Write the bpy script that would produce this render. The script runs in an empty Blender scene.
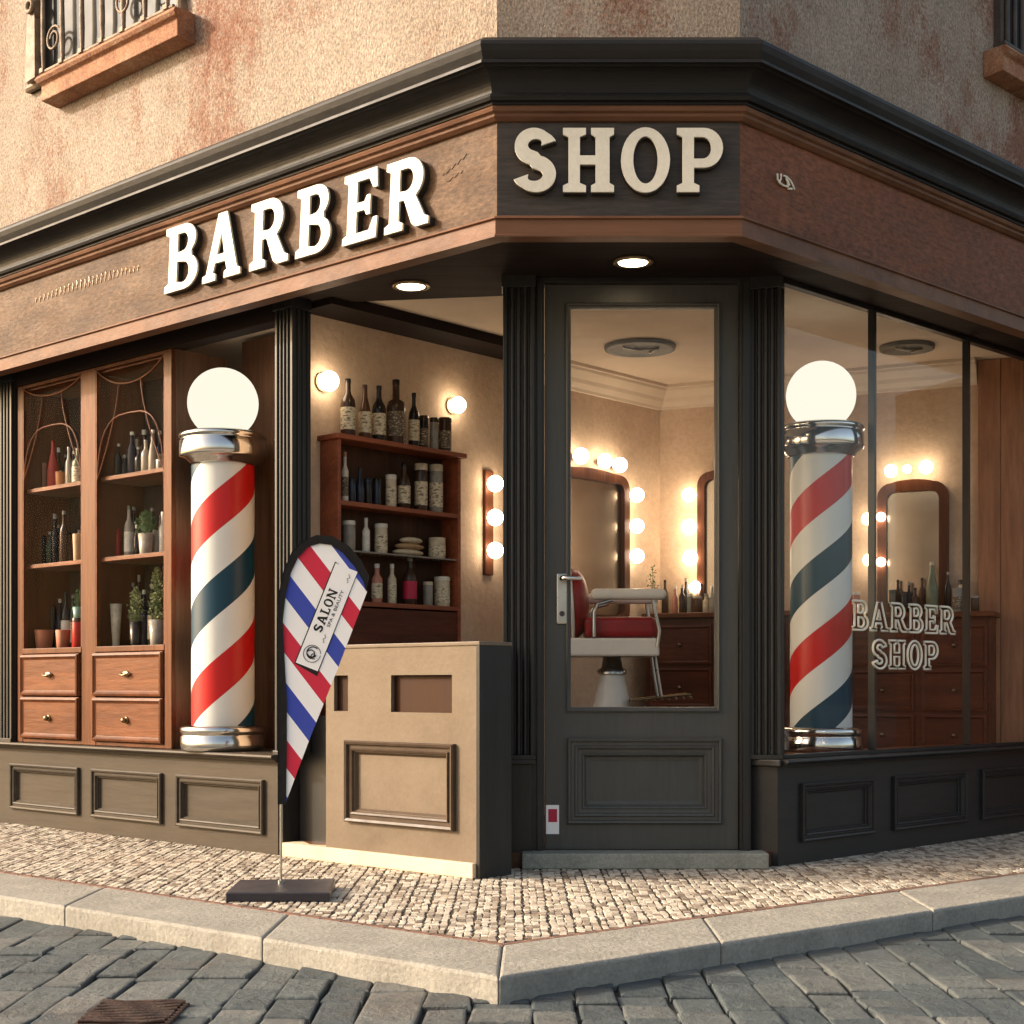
import bpy, math, random
from mathutils import Vector, Matrix
from mathutils.geometry import tessellate_polygon
R = math.radians
random.seed(7)
S = bpy.context.scene
COL = S.collection
F, HOR, CZ = 1500.0, 685.0, 0.78       # focal length in pixels, horizon row, eye height

# ------------------------------------------------------------------ frames
class Fr:
    """a vertical plane: +x to the right along it, -y towards the street"""
    def __init__(s, ox, oy, deg):
        s.ox, s.oy, s.a = ox, oy, R(deg); s.c, s.s = math.cos(s.a), math.sin(s.a)
    def x(s, px, off=0.0):
        u = (px-512)/F
        return (u*(s.oy+off*s.c) - s.ox + off*s.s)/(s.c-u*s.s)
    def z(s, px, py, off=0.0):
        x = s.x(px, off)
        return CZ+(HOR-py)/F*(s.oy+x*s.s+off*s.c)
    def Y(s, px, off=0.0):
        return s.oy+s.x(px, off)*s.s+off*s.c
    def w(s, x, y, z=0.0):
        return (s.ox+x*s.c-y*s.s, s.oy+x*s.s+y*s.c, z)
LF = Fr(-1.073, 6.88, -42); RF = Fr(1.144, 6.45, 44); CF = Fr(0, 6.5, 0)
FL = Fr(-.057, 5.7, -42); FC = Fr(-.057, 5.7, 0); FR = Fr(.866, 5.7, 44)
W1 = Fr(-.98, 6.95, 48); W2 = Fr(.89, 9.03, -25)
WORLD = Fr(0, 0, 0)
ZS, ZC = 2.539, 2.56                   # soffit, ceiling

# ------------------------------------------------------------------ materials
def nodes(name):
    m = bpy.data.materials.new(name); m.use_nodes = True
    nt = m.node_tree; nt.nodes.clear()
    o = nt.nodes.new('ShaderNodeOutputMaterial')
    return m, nt, o
def N(nt, t, **k):
    n = nt.nodes.new(t)
    for a, v in k.items():
        if a in n.inputs.keys(): n.inputs[a].default_value = v
        else: setattr(n, a, v)
    return n
def mathn(nt, op, a, b=None, c=None):
    n = nt.nodes.new('ShaderNodeMath'); n.operation = op
    for i, v in enumerate((a, b, c)):
        if v is None: continue
        if isinstance(v, (int, float)): n.inputs[i].default_value = v
        else: nt.links.new(v, n.inputs[i])
    return n.outputs[0]
def mixc(nt, fac, a, b, blend='MIX'):
    n = nt.nodes.new('ShaderNodeMix'); n.data_type = 'RGBA'; n.blend_type = blend
    for s, v in ((0, fac), (6, a), (7, b)):
        if isinstance(v, (int, float)): n.inputs[s].default_value = v
        elif isinstance(v, tuple): n.inputs[s].default_value = (*v[:3], 1)
        else: nt.links.new(v, n.inputs[s])
    return n.outputs[2]
def noise(nt, co, scale, detail=4, rough=.6, stretch=None, dist=0):
    if stretch:
        mp = N(nt, 'ShaderNodeMapping'); mp.inputs['Scale'].default_value = stretch
        nt.links.new(co, mp.inputs[0]); co = mp.outputs[0]
    n = N(nt, 'ShaderNodeTexNoise'); n.inputs['Scale'].default_value = scale
    n.inputs['Detail'].default_value = detail; n.inputs['Roughness'].default_value = rough
    n.inputs['Distortion'].default_value = dist
    nt.links.new(co, n.inputs['Vector']); return n.outputs[0]
def ramp(nt, f, p0, p1):
    n = N(nt, 'ShaderNodeMapRange'); n.inputs[1].default_value = p0; n.inputs[2].default_value = p1
    nt.links.new(f, n.inputs[0]); return n.outputs[0]
def M(name, c1, c2=None, scale=6, rough=.5, bump=.0, bscale=60, stretch=None, metal=0, lo=.35, hi=.65,
      c3=None, s3=1.6, lo3=.55, hi3=.62, coat=0, rvar=.12, fine=0, sheen=0, spec=.3):
    m, nt, o = nodes(name)
    b = N(nt, 'ShaderNodeBsdfPrincipled'); nt.links.new(b.outputs[0], o.inputs[0])
    tc = N(nt, 'ShaderNodeTexCoord'); co = tc.outputs['Object']
    c2 = c2 or tuple(v*.72 for v in c1)
    n1 = noise(nt, co, scale, 6, .65, stretch)
    col = mixc(nt, ramp(nt, n1, lo, hi), c1, c2)
    if c3:
        n3 = noise(nt, co, s3, 8, .7, stretch)
        if fine > .5: n3 = mathn(nt, 'ADD', n3, mathn(nt, 'MULTIPLY', mathn(nt, 'SUBTRACT', noise(nt, co, bscale*.55, 3, .8), .5), .38))
        col = mixc(nt, ramp(nt, n3, lo3, hi3), col, c3)
    if fine:
        nf = noise(nt, co, bscale*1.3, 3, .7, stretch)
        col = mixc(nt, fine, col, mixc(nt, ramp(nt, nf, .3, .7), (.25, .25, .25), (1.5, 1.5, 1.5)), 'MULTIPLY')
    nt.links.new(col, b.inputs['Base Color'])
    b.inputs['Metallic'].default_value = metal
    b.inputs['Specular IOR Level'].default_value = spec
    b.inputs['Coat Weight'].default_value = coat; b.inputs['Coat Roughness'].default_value = .06
    nr = noise(nt, co, scale*2.3, 4, .6, stretch)
    rr = N(nt, 'ShaderNodeMapRange'); rr.inputs[3].default_value = max(.02, rough-rvar); rr.inputs[4].default_value = min(1, rough+rvar)
    nt.links.new(nr, rr.inputs[0]); nt.links.new(rr.outputs[0], b.inputs['Roughness'])
    if bump:
        nb = noise(nt, co, bscale, 5, .65, stretch)
        bp = N(nt, 'ShaderNodeBump'); bp.inputs['Strength'].default_value = 1; bp.inputs['Distance'].default_value = bump
        nt.links.new(nb, bp.inputs['Height']); nt.links.new(bp.outputs[0], b.inputs['Normal'])
    return m
def emit(name, col, k):
    m, nt, o = nodes(name)
    e = N(nt, 'ShaderNodeEmission'); e.inputs[0].default_value = (*col, 1); e.inputs[1].default_value = k
    nt.links.new(e.outputs[0], o.inputs[0]); return m
def glassm(name, tint=(1, 1, 1), ior=1.3, rough=.0):
    m, nt, o = nodes(name)
    t = N(nt, 'ShaderNodeBsdfTransparent'); t.inputs[0].default_value = (*tint, 1)
    g = N(nt, 'ShaderNodeBsdfGlossy'); g.inputs['Roughness'].default_value = rough
    fr = N(nt, 'ShaderNodeFresnel'); fr.inputs[0].default_value = ior
    mx = N(nt, 'ShaderNodeMixShader')
    ge = N(nt, 'ShaderNodeNewGeometry'); k = mathn(nt, 'MULTIPLY', fr.outputs[0], mathn(nt, 'SUBTRACT', 1.0, ge.outputs['Backfacing']))
    nt.links.new(k, mx.inputs[0]); nt.links.new(t.outputs[0], mx.inputs[1]); nt.links.new(g.outputs[0], mx.inputs[2])
    nt.links.new(mx.outputs[0], o.inputs[0]); return m

X = (.12, 1, 1)      # grain along local x
Zg = (1, 1, .1)      # grain along z
m = {}
m['stucco'] = M('stucco', (.40, .34, .28), (.32, .265, .21), 2.6, .92, .012, 95, (1, 1, .6), c3=(.25, .13, .09), s3=1.9, lo3=.50, hi3=.63, fine=.75, rvar=.05, spec=.2)
m['terracotta'] = M('terracotta', (.36, .18, .10), (.25, .115, .065), 9, .8, .006, 90, c3=(.42, .27, .17), s3=7, lo3=.5, hi3=.7, fine=.6)
m['cornice'] = M('cornice_paint', (.009, .009, .009), (.018, .017, .016), 5, .5, .0016, 30, X, fine=.2, spec=.22)
m['trimbrown'] = M('brown_moulding', (.17, .085, .048), (.10, .048, .028), 7, .5, .002, 50, X, spec=.14)
m['fascia'] = M('fascia_wood', (.12, .072, .042), (.07, .041, .025), 5, .62, .004, 55, (.4, 1, 1), c3=(.19, .12, .072), s3=3, lo3=.5, hi3=.75, fine=.6, spec=.14)
m['fasciar'] = M('fascia_red_wood', (.20, .075, .036), (.10, .045, .026), 6, .6, .004, 50, (.3, 1, 1), c3=(.27, .10, .05), s3=3, lo3=.5, hi3=.75, fine=.6, spec=.14)
m['fasciad'] = M('fascia_dark_paint', (.034, .030, .027), (.06, .048, .04), 14, .55, .005, 55, X, fine=.45)
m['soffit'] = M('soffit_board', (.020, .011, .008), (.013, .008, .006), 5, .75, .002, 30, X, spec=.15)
m['dark'] = M('dark_paint', (.015, .016, .016), (.027, .026, .025), 5, .38, .001, 35, Zg, fine=.15)
m['door'] = M('door_paint', (.052, .055, .052), (.070, .070, .065), 3, .42, .0008, 40, Zg, fine=.15)
m['riser'] = M('riser_paint', (.066, .054, .041), (.046, .039, .031), 4, .45, .0012, 30, X, fine=.15, spec=.14)
m['riserd'] = M('riser_dark_paint', (.017, .018, .019), (.028, .026, .025), 4, .42, .001, 30, X, fine=.15)
m['wood'] = M('cabinet_wood', (.15, .052, .02), (.08, .028, .011), 7, .42, .002, 40, Zg, fine=.3, spec=.14)
m['woodx'] = M('shelf_wood', (.18, .062, .024), (.095, .032, .013), 7, .42, .002, 40, X, fine=.3, spec=.14)
m['niche'] = M('niche_wood_lit', (.15, .078, .045), (.095, .048, .028), 4, .5, .002, 40, Zg, fine=.3, spec=.14)  # lighter copy of the niche wood, globe glow put into its colour
m['wooddark'] = M('niche_wood', (.085, .042, .024), (.05, .025, .015), 4, .5, .002, 40, Zg, fine=.3, spec=.06)
m['vanity'] = M('vanity_wood', (.13, .038, .018), (.06, .018, .01), 6, .35, .002, 40, X, fine=.3, spec=.14)
m['redwood'] = M('red_shelf_wood', (.30, .085, .036), (.17, .045, .02), 7, .4, .002, 40, X, fine=.3)
m['panelwood'] = M('wall_panel_wood', (.40, .19, .095), (.28, .12, .06), 6, .45, .003, 30, Zg, fine=.35)
m['plaster'] = M('interior_plaster', (.62, .46, .33), (.52, .37, .25), 3, .85, .004, 25, c3=(.46, .30, .20), s3=2.2, lo3=.5, hi3=.8, fine=.15)
m['ceiling'] = M('ceiling_plaster', (.64, .53, .41), (.56, .45, .34), 2, .85, .002, 20)
m['floorw'] = M('interior_floor', (.12, .05, .025), (.07, .03, .016), 6, .4, .002, 30, X)
m['counter'] = M('counter_paint', (.175, .14, .105), (.145, .115, .085), 3, .34, .001, 40, c3=(.11, .082, .06), s3=2.5, lo3=.6, hi3=.8, fine=.1, spec=.14)
m['counterd'] = M('counter_moulding', (.085, .06, .042), (.06, .042, .03), 5, .4, .001, 40, spec=.14)
m['plinth'] = M('plinth_stone', (.62, .52, .37), (.54, .44, .31), 5, .7, .003, 50)
m['step'] = M('step_stone', (.30, .31, .27), (.22, .23, .20), 8, .8, .006, 60, fine=.3)
m['kerb'] = M('kerb_stone', (.30, .29, .255), (.22, .215, .19), 5, .85, .006, 50, c3=(.30, .26, .21), s3=5, lo3=.6, hi3=.8, fine=.25)
m['mortar'] = M('mortar', (.07, .055, .04), (.045, .036, .028), 20, .95, .004, 60)
m['soil'] = M('road_bed', (.06, .058, .052), (.045, .043, .04), 1.5, .95)
m['street'] = M('far_street_bounce', (.30, .26, .21), (.24, .21, .17), 2, .9)  # pale and warm so that it bounces light upward
m['edge'] = M('brick_edging', (.20, .11, .08), (.13, .075, .055), 12, .85, .004, 60)
m['chrome'] = M('chrome', (.62, .62, .60), (.50, .50, .48), 4, .14, metal=1, rvar=.06)
m['steel'] = M('brushed_steel', (.45, .45, .43), (.35, .35, .33), 8, .3, metal=1)
m['brass'] = M('aged_brass', (.30, .22, .12), (.18, .13, .08), 20, .4, metal=1)
m['cream'] = M('cream_enamel', (.80, .77, .65), (.73, .70, .59), 9, .45, .0015, 50, fine=.08)
m['gilt'] = M('window_letter_paint', (.88, .84, .70), (.80, .76, .62), 9, .4)
m['inset'] = M('letter_side_shade', (.03, .024, .02), (.02, .016, .014), 9, .6)  # dark letter sides, also standing for the letters' shadow
m['red'] = M('red_leather', (.30, .010, .014), (.20, .007, .010), 7, .35, .001, 60)
m['white'] = M('white_enamel', (.74, .70, .62), (.66, .62, .54), 5, .3)
m['iron'] = M('iron', (.04, .036, .032), (.07, .055, .045), 12, .5, .002, 60)
m['paleiron'] = M('weathered_iron', (.30, .23, .16), (.14, .10, .07), 14, .6, .003, 60)
m['darkglass'] = M('dark_window_glass', (.02, .024, .027), (.03, .03, .03), 2, .35, spec=.06)
m['blackcloth'] = M('black_fabric', (.006, .006, .007), (.010, .010, .011), 40, .85)
m['blackmetal'] = M('black_base', (.035, .034, .042), (.028, .027, .034), 5, .4, fine=.1)
m['paper'] = M('white_print', (.86, .86, .87), (.84, .84, .85), 5, .6)
m['ink'] = M('black_ink', (.008, .008, .008), (.01, .01, .01), 5, .7)
m['stickred'] = M('sticker_red', (.45, .02, .06), (.4, .02, .05), 5, .5)
m['mframe'] = M('mirror_frame_wood', (.16, .055, .026), (.08, .028, .014), 7, .35, .002, 40, Zg, fine=.3, spec=.14)
m['mirror'] = M('mirror_glass', (.50, .40, .31), (.44, .34, .26), 2.5, .22, metal=1, rvar=.06)
m['globe'] = emit('opal_globe_light', (1, .93, .76), .395)
m['bulb'] = emit('bulb_light', (1, .80, .56), 7)
m['down'] = emit('downlight_light', (1, .76, .48), 9)
m['glass'] = glassm('window_glass')
m['cabglass'] = glassm('cabinet_glass', ior=1.035)
m['drain'] = M('rusty_iron', (.06, .032, .024), (.035, .024, .02), 18, .75, .004, 70)
m['cabback'] = M('cabinet_back', (.085, .06, .045), (.06, .042, .032), 5, .9, spec=.05)
m['vent'] = M('vent_metal', (.15, .145, .12), (.11, .105, .09), 12, .5)
m['muntin'] = M('muntin_brass', (.22, .15, .09), (.15, .10, .06), 12, .4)
m['slot'] = M('slot_panel', (.055, .026, .014), (.035, .017, .01), 4, .6, stretch=Zg, spec=.1)
m['leaf'] = M('leaf', (.06, .11, .03), (.035, .075, .02), 30, .6)
m['leafpale'] = M('pale_leaf', (.17, .18, .07), (.10, .12, .045), 30, .6)
m['copper'] = M('terracotta_pot', (.36, .13, .06), (.26, .09, .045), 12, .6)
for k, c in dict(bblack=(.016, .014, .013), bamber=(.09, .035, .014), bbrown=(.055, .03, .018), bgreen=(.03, .05, .028), bblue=(.02, .026, .045),
                 bred=(.42, .03, .02), bpink=(.5, .22, .15), borange=(.6, .24, .08), bcream=(.62, .52, .36), bwhite=(.72, .68, .58),
                 bgrey=(.28, .26, .22), bteal=(.2, .33, .27), btan=(.42, .27, .14), bclear=(.34, .30, .24), pgreen=(.16, .19, .12)).items():
    m[k] = M('item_'+k[1:], c, tuple(v*.7 for v in c), 30, .22, rvar=.08)
m['lab'] = M('paper_label', (.62, .54, .38), (.12, .09, .06), 55, .6, lo=.5, hi=.62, stretch=(1, 1, 2.2))
m['labd'] = M('dark_paper_label', (.10, .075, .05), (.5, .42, .3), 70, .6, lo=.52, hi=.62, stretch=(1, 1, 2.2))

def stone_mat(name, c1, c2, c3, rough, bump, bs, patch=None):
    mm, nt, o = nodes(name)
    b = N(nt, 'ShaderNodeBsdfPrincipled'); nt.links.new(b.outputs[0], o.inputs[0])
    g = N(nt, 'ShaderNodeNewGeometry'); tc = N(nt, 'ShaderNodeTexCoord'); co = tc.outputs['Object']
    rnd = g.outputs['Random Per Island']
    cr = N(nt, 'ShaderNodeValToRGB'); e = cr.color_ramp.elements
    e[0].color = (*c1, 1); e[1].color = (*c3, 1); k = e.new(.5); k.color = (*c2, 1)
    nt.links.new(rnd, cr.inputs[0])
    n1 = noise(nt, co, bs*.35, 6, .7)
    col = mixc(nt, .75, cr.outputs[0], mixc(nt, ramp(nt, n1, .25, .75), (.45, .45, .45), (1.35, 1.35, 1.35)), 'MULTIPLY')
    if patch:
        n2 = noise(nt, co, 1.7, 6, .7)
        col = mixc(nt, ramp(nt, n2, .52, .7), col, mixc(nt, .5, col, patch))
    nt.links.new(col, b.inputs['Base Color']); b.inputs['Roughness'].default_value = rough
    nb = noise(nt, co, bs, 7, .7)
    bp = N(nt, 'ShaderNodeBump'); bp.inputs['Distance'].default_value = bump; bp.inputs['Strength'].default_value = 1
    nt.links.new(nb, bp.inputs['Height']); nt.links.new(bp.outputs[0], b.inputs['Normal'])
    return mm
m['setts'] = stone_mat('road_stone', (.044, .062, .070), (.072, .092, .096), (.125, .135, .130), .65, .026, 18, (.10, .075, .06))
m['mosaic'] = stone_mat('pavement_stone', (.17, .13, .095), (.44, .39, .315), (.58, .53, .44), .85, .003, 80, (.40, .31, .23))

def pole_mat(P=.81):
    mm, nt, o = nodes('barber_stripes')
    b = N(nt, 'ShaderNodeBsdfPrincipled'); nt.links.new(b.outputs[0], o.inputs[0])
    tc = N(nt, 'ShaderNodeTexCoord'); sp = N(nt, 'ShaderNodeSeparateXYZ'); nt.links.new(tc.outputs['Object'], sp.inputs[0])
    ny = mathn(nt, 'MULTIPLY', sp.outputs[1], -1.0)
    ang = mathn(nt, 'ARCTAN2', sp.outputs[0], ny)
    s = mathn(nt, 'SUBTRACT', mathn(nt, 'DIVIDE', sp.outputs[2], P), mathn(nt, 'DIVIDE', ang, 2*math.pi))
    fr = mathn(nt, 'FRACT', s)
    cr = N(nt, 'ShaderNodeValToRGB'); cr.color_ramp.interpolation = 'CONSTANT'
    e = cr.color_ramp.elements; e[0].position = 0; e[0].color = (.46, .008, .008, 1); e[1].position = .25; e[1].color = (.64, .67, .65, 1)
    k = e.new(.5); k.color = (.002, .038, .07, 1); k = e.new(.74); k.color = (.64, .67, .65, 1)
    nt.links.new(fr, cr.inputs[0]); nt.links.new(cr.outputs[0], b.inputs['Base Color'])
    b.inputs['Roughness'].default_value = .4; b.inputs['Specular IOR Level'].default_value = .35; b.inputs['Coat Weight'].default_value = .05; b.inputs['Coat Roughness'].default_value = .04
    return mm
m['stripes'] = pole_mat(); m['stripesr'] = pole_mat(.70)
def flag_mat():
    mm, nt, o = nodes('flag_stripes')
    b = N(nt, 'ShaderNodeBsdfPrincipled'); nt.links.new(b.outputs[0], o.inputs[0])
    tc = N(nt, 'ShaderNodeTexCoord'); sp = N(nt, 'ShaderNodeSeparateXYZ'); nt.links.new(tc.outputs['Object'], sp.inputs[0])
    a = R(52.6)
    s = mathn(nt, 'ADD', mathn(nt, 'MULTIPLY', sp.outputs[0], math.sin(a)), mathn(nt, 'MULTIPLY', sp.outputs[2], math.cos(a)))
    P = 500/7.31*5.65/F
    fr = mathn(nt, 'FRACT', mathn(nt, 'ADD', mathn(nt, 'DIVIDE', s, P), 20.0))
    cr = N(nt, 'ShaderNodeValToRGB'); cr.color_ramp.interpolation = 'CONSTANT'
    e = cr.color_ramp.elements; e[0].position = 0; e[0].color = (.56, .012, .045, 1); e[1].position = .25; e[1].color = (.86, .86, .87, 1)
    k = e.new(.5); k.color = (.028, .055, .38, 1); k = e.new(.75); k.color = (.86, .86, .87, 1)
    nt.links.new(fr, cr.inputs[0]); nt.links.new(cr.outputs[0], b.inputs['Base Color'])
    b.inputs['Roughness'].default_value = .7
    return mm
m['flag'] = flag_mat()

# ------------------------------------------------------------------ mesh builder
class MB:
    def __init__(s): s.v = []; s.f = []; s.sm = []
    def add(s, vs, fs, smooth=False):
        b = len(s.v); s.v += [tuple(v) for v in vs]
        for f in fs: s.f.append(tuple(b+i for i in f)); s.sm.append(smooth)
        return s
    def box(s, x0, x1, y0, y1, z0, z1):
        if x0 > x1: x0, x1 = x1, x0
        if y0 > y1: y0, y1 = y1, y0
        if z0 > z1: z0, z1 = z1, z0
        v = [(x0, y0, z0), (x1, y0, z0), (x1, y1, z0), (x0, y1, z0), (x0, y0, z1), (x1, y0, z1), (x1, y1, z1), (x0, y1, z1)]
        return s.add(v, [(3, 2, 1, 0), (4, 5, 6, 7), (0, 1, 5, 4), (1, 2, 6, 5), (2, 3, 7, 6), (3, 0, 4, 7)])
    def prism(s, poly, z0, z1):           # polygon in xy, extruded in z (ccw)
        n = len(poly)
        v = [(x, y, z0) for x, y in poly]+[(x, y, z1) for x, y in poly]
        return s.add(v, [tuple(range(n-1, -1, -1)), tuple(range(n, 2*n))]+[(i, (i+1) % n, n+(i+1) % n, n+i) for i in range(n)])
    def glyph(s, loops, y0, y1, at=(0, 0), sc=(1, 1), shear=0, rot=0):   # polygon(s) in xz, extruded in y (y0 = front)
        L = []
        for lp in loops:
            q = []
            for (x, z) in lp:
                x = x+shear*z; x *= sc[0]; z *= sc[1]
                q.append((at[0]+x*math.cos(rot)-z*math.sin(rot), at[1]+x*math.sin(rot)+z*math.cos(rot)))
            L.append(q)
        tris = tessellate_polygon([[Vector((x, z, 0)) for x, z in q] for q in L])
        flat = [p for q in L for p in q]; n = len(flat)
        v = [(x, y0, z) for x, z in flat]+[(x, y1, z) for x, z in flat]
        fs = [t for t in tris]+[(t[2]+n, t[1]+n, t[0]+n) for t in tris]
        b = 0
        for q in L:
            k = len(q)
            fs += [(b+i, b+(i+1) % k, n+b+(i+1) % k, n+b+i) for i in range(k)]; b += k
        return s.add(v, fs)
    def lathe(s, prof, cx=0, cy=0, n=24, smooth=True, sx=1, sy=1):
        v = []; fs = []
        for r, z in prof:
            for i in range(n):
                a = 2*math.pi*i/n; v.append((cx+r*sx*math.cos(a), cy+r*sy*math.sin(a), z))
        for j in range(len(prof)-1):
            for i in range(n): fs.append((j*n+i, j*n+(i+1) % n, (j+1)*n+(i+1) % n, (j+1)*n+i))
        s.add(v, fs, smooth)
        s.add([v[i] for i in range(n)], [tuple(range(n-1, -1, -1))]); k = (len(prof)-1)*n
        s.add([v[k+i] for i in range(n)], [tuple(range(n))])
        return s
    def ball(s, c, r, n=20, m_=12, sc=(1, 1, 1)):
        v = []; fs = []
        for j in range(m_+1):
            t = math.pi*j/m_
            for i in range(n):
                a = 2*math.pi*i/n; v.append((c[0]+sc[0]*r*math.sin(t)*math.cos(a), c[1]+sc[1]*r*math.sin(t)*math.sin(a), c[2]-sc[2]*r*math.cos(t)))
        for j in range(m_):
            for i in range(n): fs.append((j*n+i, j*n+(i+1) % n, (j+1)*n+(i+1) % n, (j+1)*n+i))
        return s.add(v, fs, True)
    def tube(s, pts, r, n=8, closed=False):
        P = [Vector(p) for p in pts]; k = len(P); v = []; fs = []
        rr = r if isinstance(r, (list, tuple)) else [r]*k
        up = None
        for i in range(k):
            if closed: d = P[(i+1) % k]-P[i-1]
            else: d = P[min(i+1, k-1)]-P[max(i-1, 0)]
            if d.length < 1e-9: d = Vector((0, 0, 1))
            d.normalize()
            if up is None: up = Vector((0, 0, 1)) if abs(d.z) < .9 else Vector((0, 1, 0))
            a = d.cross(up)
            if a.length < 1e-6: a = d.orthogonal()
            a.normalize(); b = a.cross(d).normalized(); up = b
            for j in range(n):
                t = 2*math.pi*j/n; v.append(P[i]+(a*math.cos(t)+b*math.sin(t))*rr[i])
        for i in range(k if closed else k-1):
            for j in range(n): fs.append((i*n+j, i*n+(j+1) % n, ((i+1) % k)*n+(j+1) % n, ((i+1) % k)*n+j))
        s.add(v, fs, True)
        if not closed:
            s.add([v[j] for j in range(n)], [tuple(range(n))]); s.add([v[(k-1)*n+j] for j in range(n)], [tuple(range(n-1, -1, -1))])
        return s
    def sweep(s, path, prof, closed=False):    # path xy, prof (outward offset to the right-hand side -y, z)
        n = len(path); k = len(prof); v = []
        for i, p in enumerate(path):
            P = Vector(p); ds = []
            if i > 0: ds.append((P-Vector(path[i-1])).normalized())
            if i < n-1: ds.append((Vector(path[i+1])-P).normalized())
            ns = [Vector((d.y, -d.x)) for d in ds]
            mt = sum(ns, Vector((0, 0))).normalized(); mt = mt/mt.dot(ns[0])
            for o, z in prof: v.append((P.x+mt.x*o, P.y+mt.y*o, z))
        fs = []
        for i in range(n-1):
            for j in range(k-1): fs.append((i*k+j, (i+1)*k+j, (i+1)*k+j+1, i*k+j+1))
        s.add(v, fs)
        s.add([v[j] for j in range(k)], [tuple(range(k))]); s.add([v[(n-1)*k+j] for j in range(k)], [tuple(range(k-1, -1, -1))])
        return s
    def rframe(s, x0, x1, z0, z1, prof, y=0.0):   # picture-frame moulding; prof = (inset, height towards street)
        cs = [(x0, z0, 1, 1), (x1, z0, -1, 1), (x1, z1, -1, -1), (x0, z1, 1, -1)]; k = len(prof); v = []
        for (x, z, dx, dz) in cs:
            for i, h in prof: v.append((x+dx*i, y-h, z+dz*i))
        fs = []
        for c in range(4):
            d = (c+1) % 4
            for j in range(k-1): fs.append((c*k+j, d*k+j, d*k+j+1, c*k+j+1))
        return s.add(v, fs)
    def build(s, name, mat, parent=None, bevel=0, loc=None, rz=0, seg=2):
        me = bpy.data.meshes.new(name); me.from_pydata(s.v, [], s.f)
        me.polygons.foreach_set('use_smooth', s.sm)
        me.validate(); me.update()
        me.materials.append(m[mat] if isinstance(mat, str) else mat)
        o = bpy.data.objects.new(name, me); COL.objects.link(o)
        if parent: o.parent = parent
        if loc: o.location = loc
        o.rotation_euler.z = rz
        if bevel:
            b = o.modifiers.new('bevel', 'BEVEL'); b.width = bevel; b.segments = seg; b.limit_method = 'ANGLE'; b.angle_limit = R(40)
        return o
def recalc(o):
    import bmesh
    b = bmesh.new(); b.from_mesh(o.data); bmesh.ops.recalc_face_normals(b, faces=b.faces); b.to_mesh(o.data); b.free(); return o
def tag(o, label=None, cat=None, group=None, kind=None):
    if label: o['label'] = label
    if cat: o['category'] = cat
    if group: o['group'] = group
    if kind: o['kind'] = kind
    return o
def thing(name, label, cat, loc, rz=0, group=None):
    o = bpy.data.objects.new(name, None); COL.objects.link(o); o.empty_display_size = .1
    o.location = loc; o.rotation_euler.z = rz
    return tag(o, label, cat, group)
def inframe(o, fr, parent_is_origin=True):
    o.location = (fr.ox, fr.oy, 0); o.rotation_euler.z = fr.a; return o
def struct(mb, name, mat, **k): return tag(mb.build(name, mat, **k), kind='structure')

# ------------------------------------------------------------------ letters
def arc(cx, cz, rx, rz, a0, a1, n=14):
    return [(cx+rx*math.cos(R(a0+(a1-a0)*i/n)), cz+rz*math.sin(R(a0+(a1-a0)*i/n))) for i in range(n+1)]
LS = [(0, 1), (0, .9), (.085, .86), (.085, .14), (0, .1)]
FOOT = [(0, 0), (.35, 0), (.35, .1), (.265, .14)]
def s_outline():
    sp = arc(.33, .725, .215, .19, 12, 262, 26)+arc(.33, .275, .225, .19, 82, -168, 26)
    n = len(sp); L = []; Rr = []
    for i, (x, z) in enumerate(sp):
        a = sp[max(i-1, 0)]; b = sp[min(i+1, n-1)]; dx, dz = b[0]-a[0], b[1]-a[1]; l = math.hypot(dx, dz) or 1
        t = i/(n-1); w = .066+.045*math.sin(math.pi*t)**1.0
        e = min(t, 1-t)
        if e < .07: w += (.07-e)/.07*.055
        nx, nz = -dz/l, dx/l; L.append((x+nx*w, z+nz*w)); Rr.append((x-nx*w, z-nz*w))
    return [L+Rr[::-1]]
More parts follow.
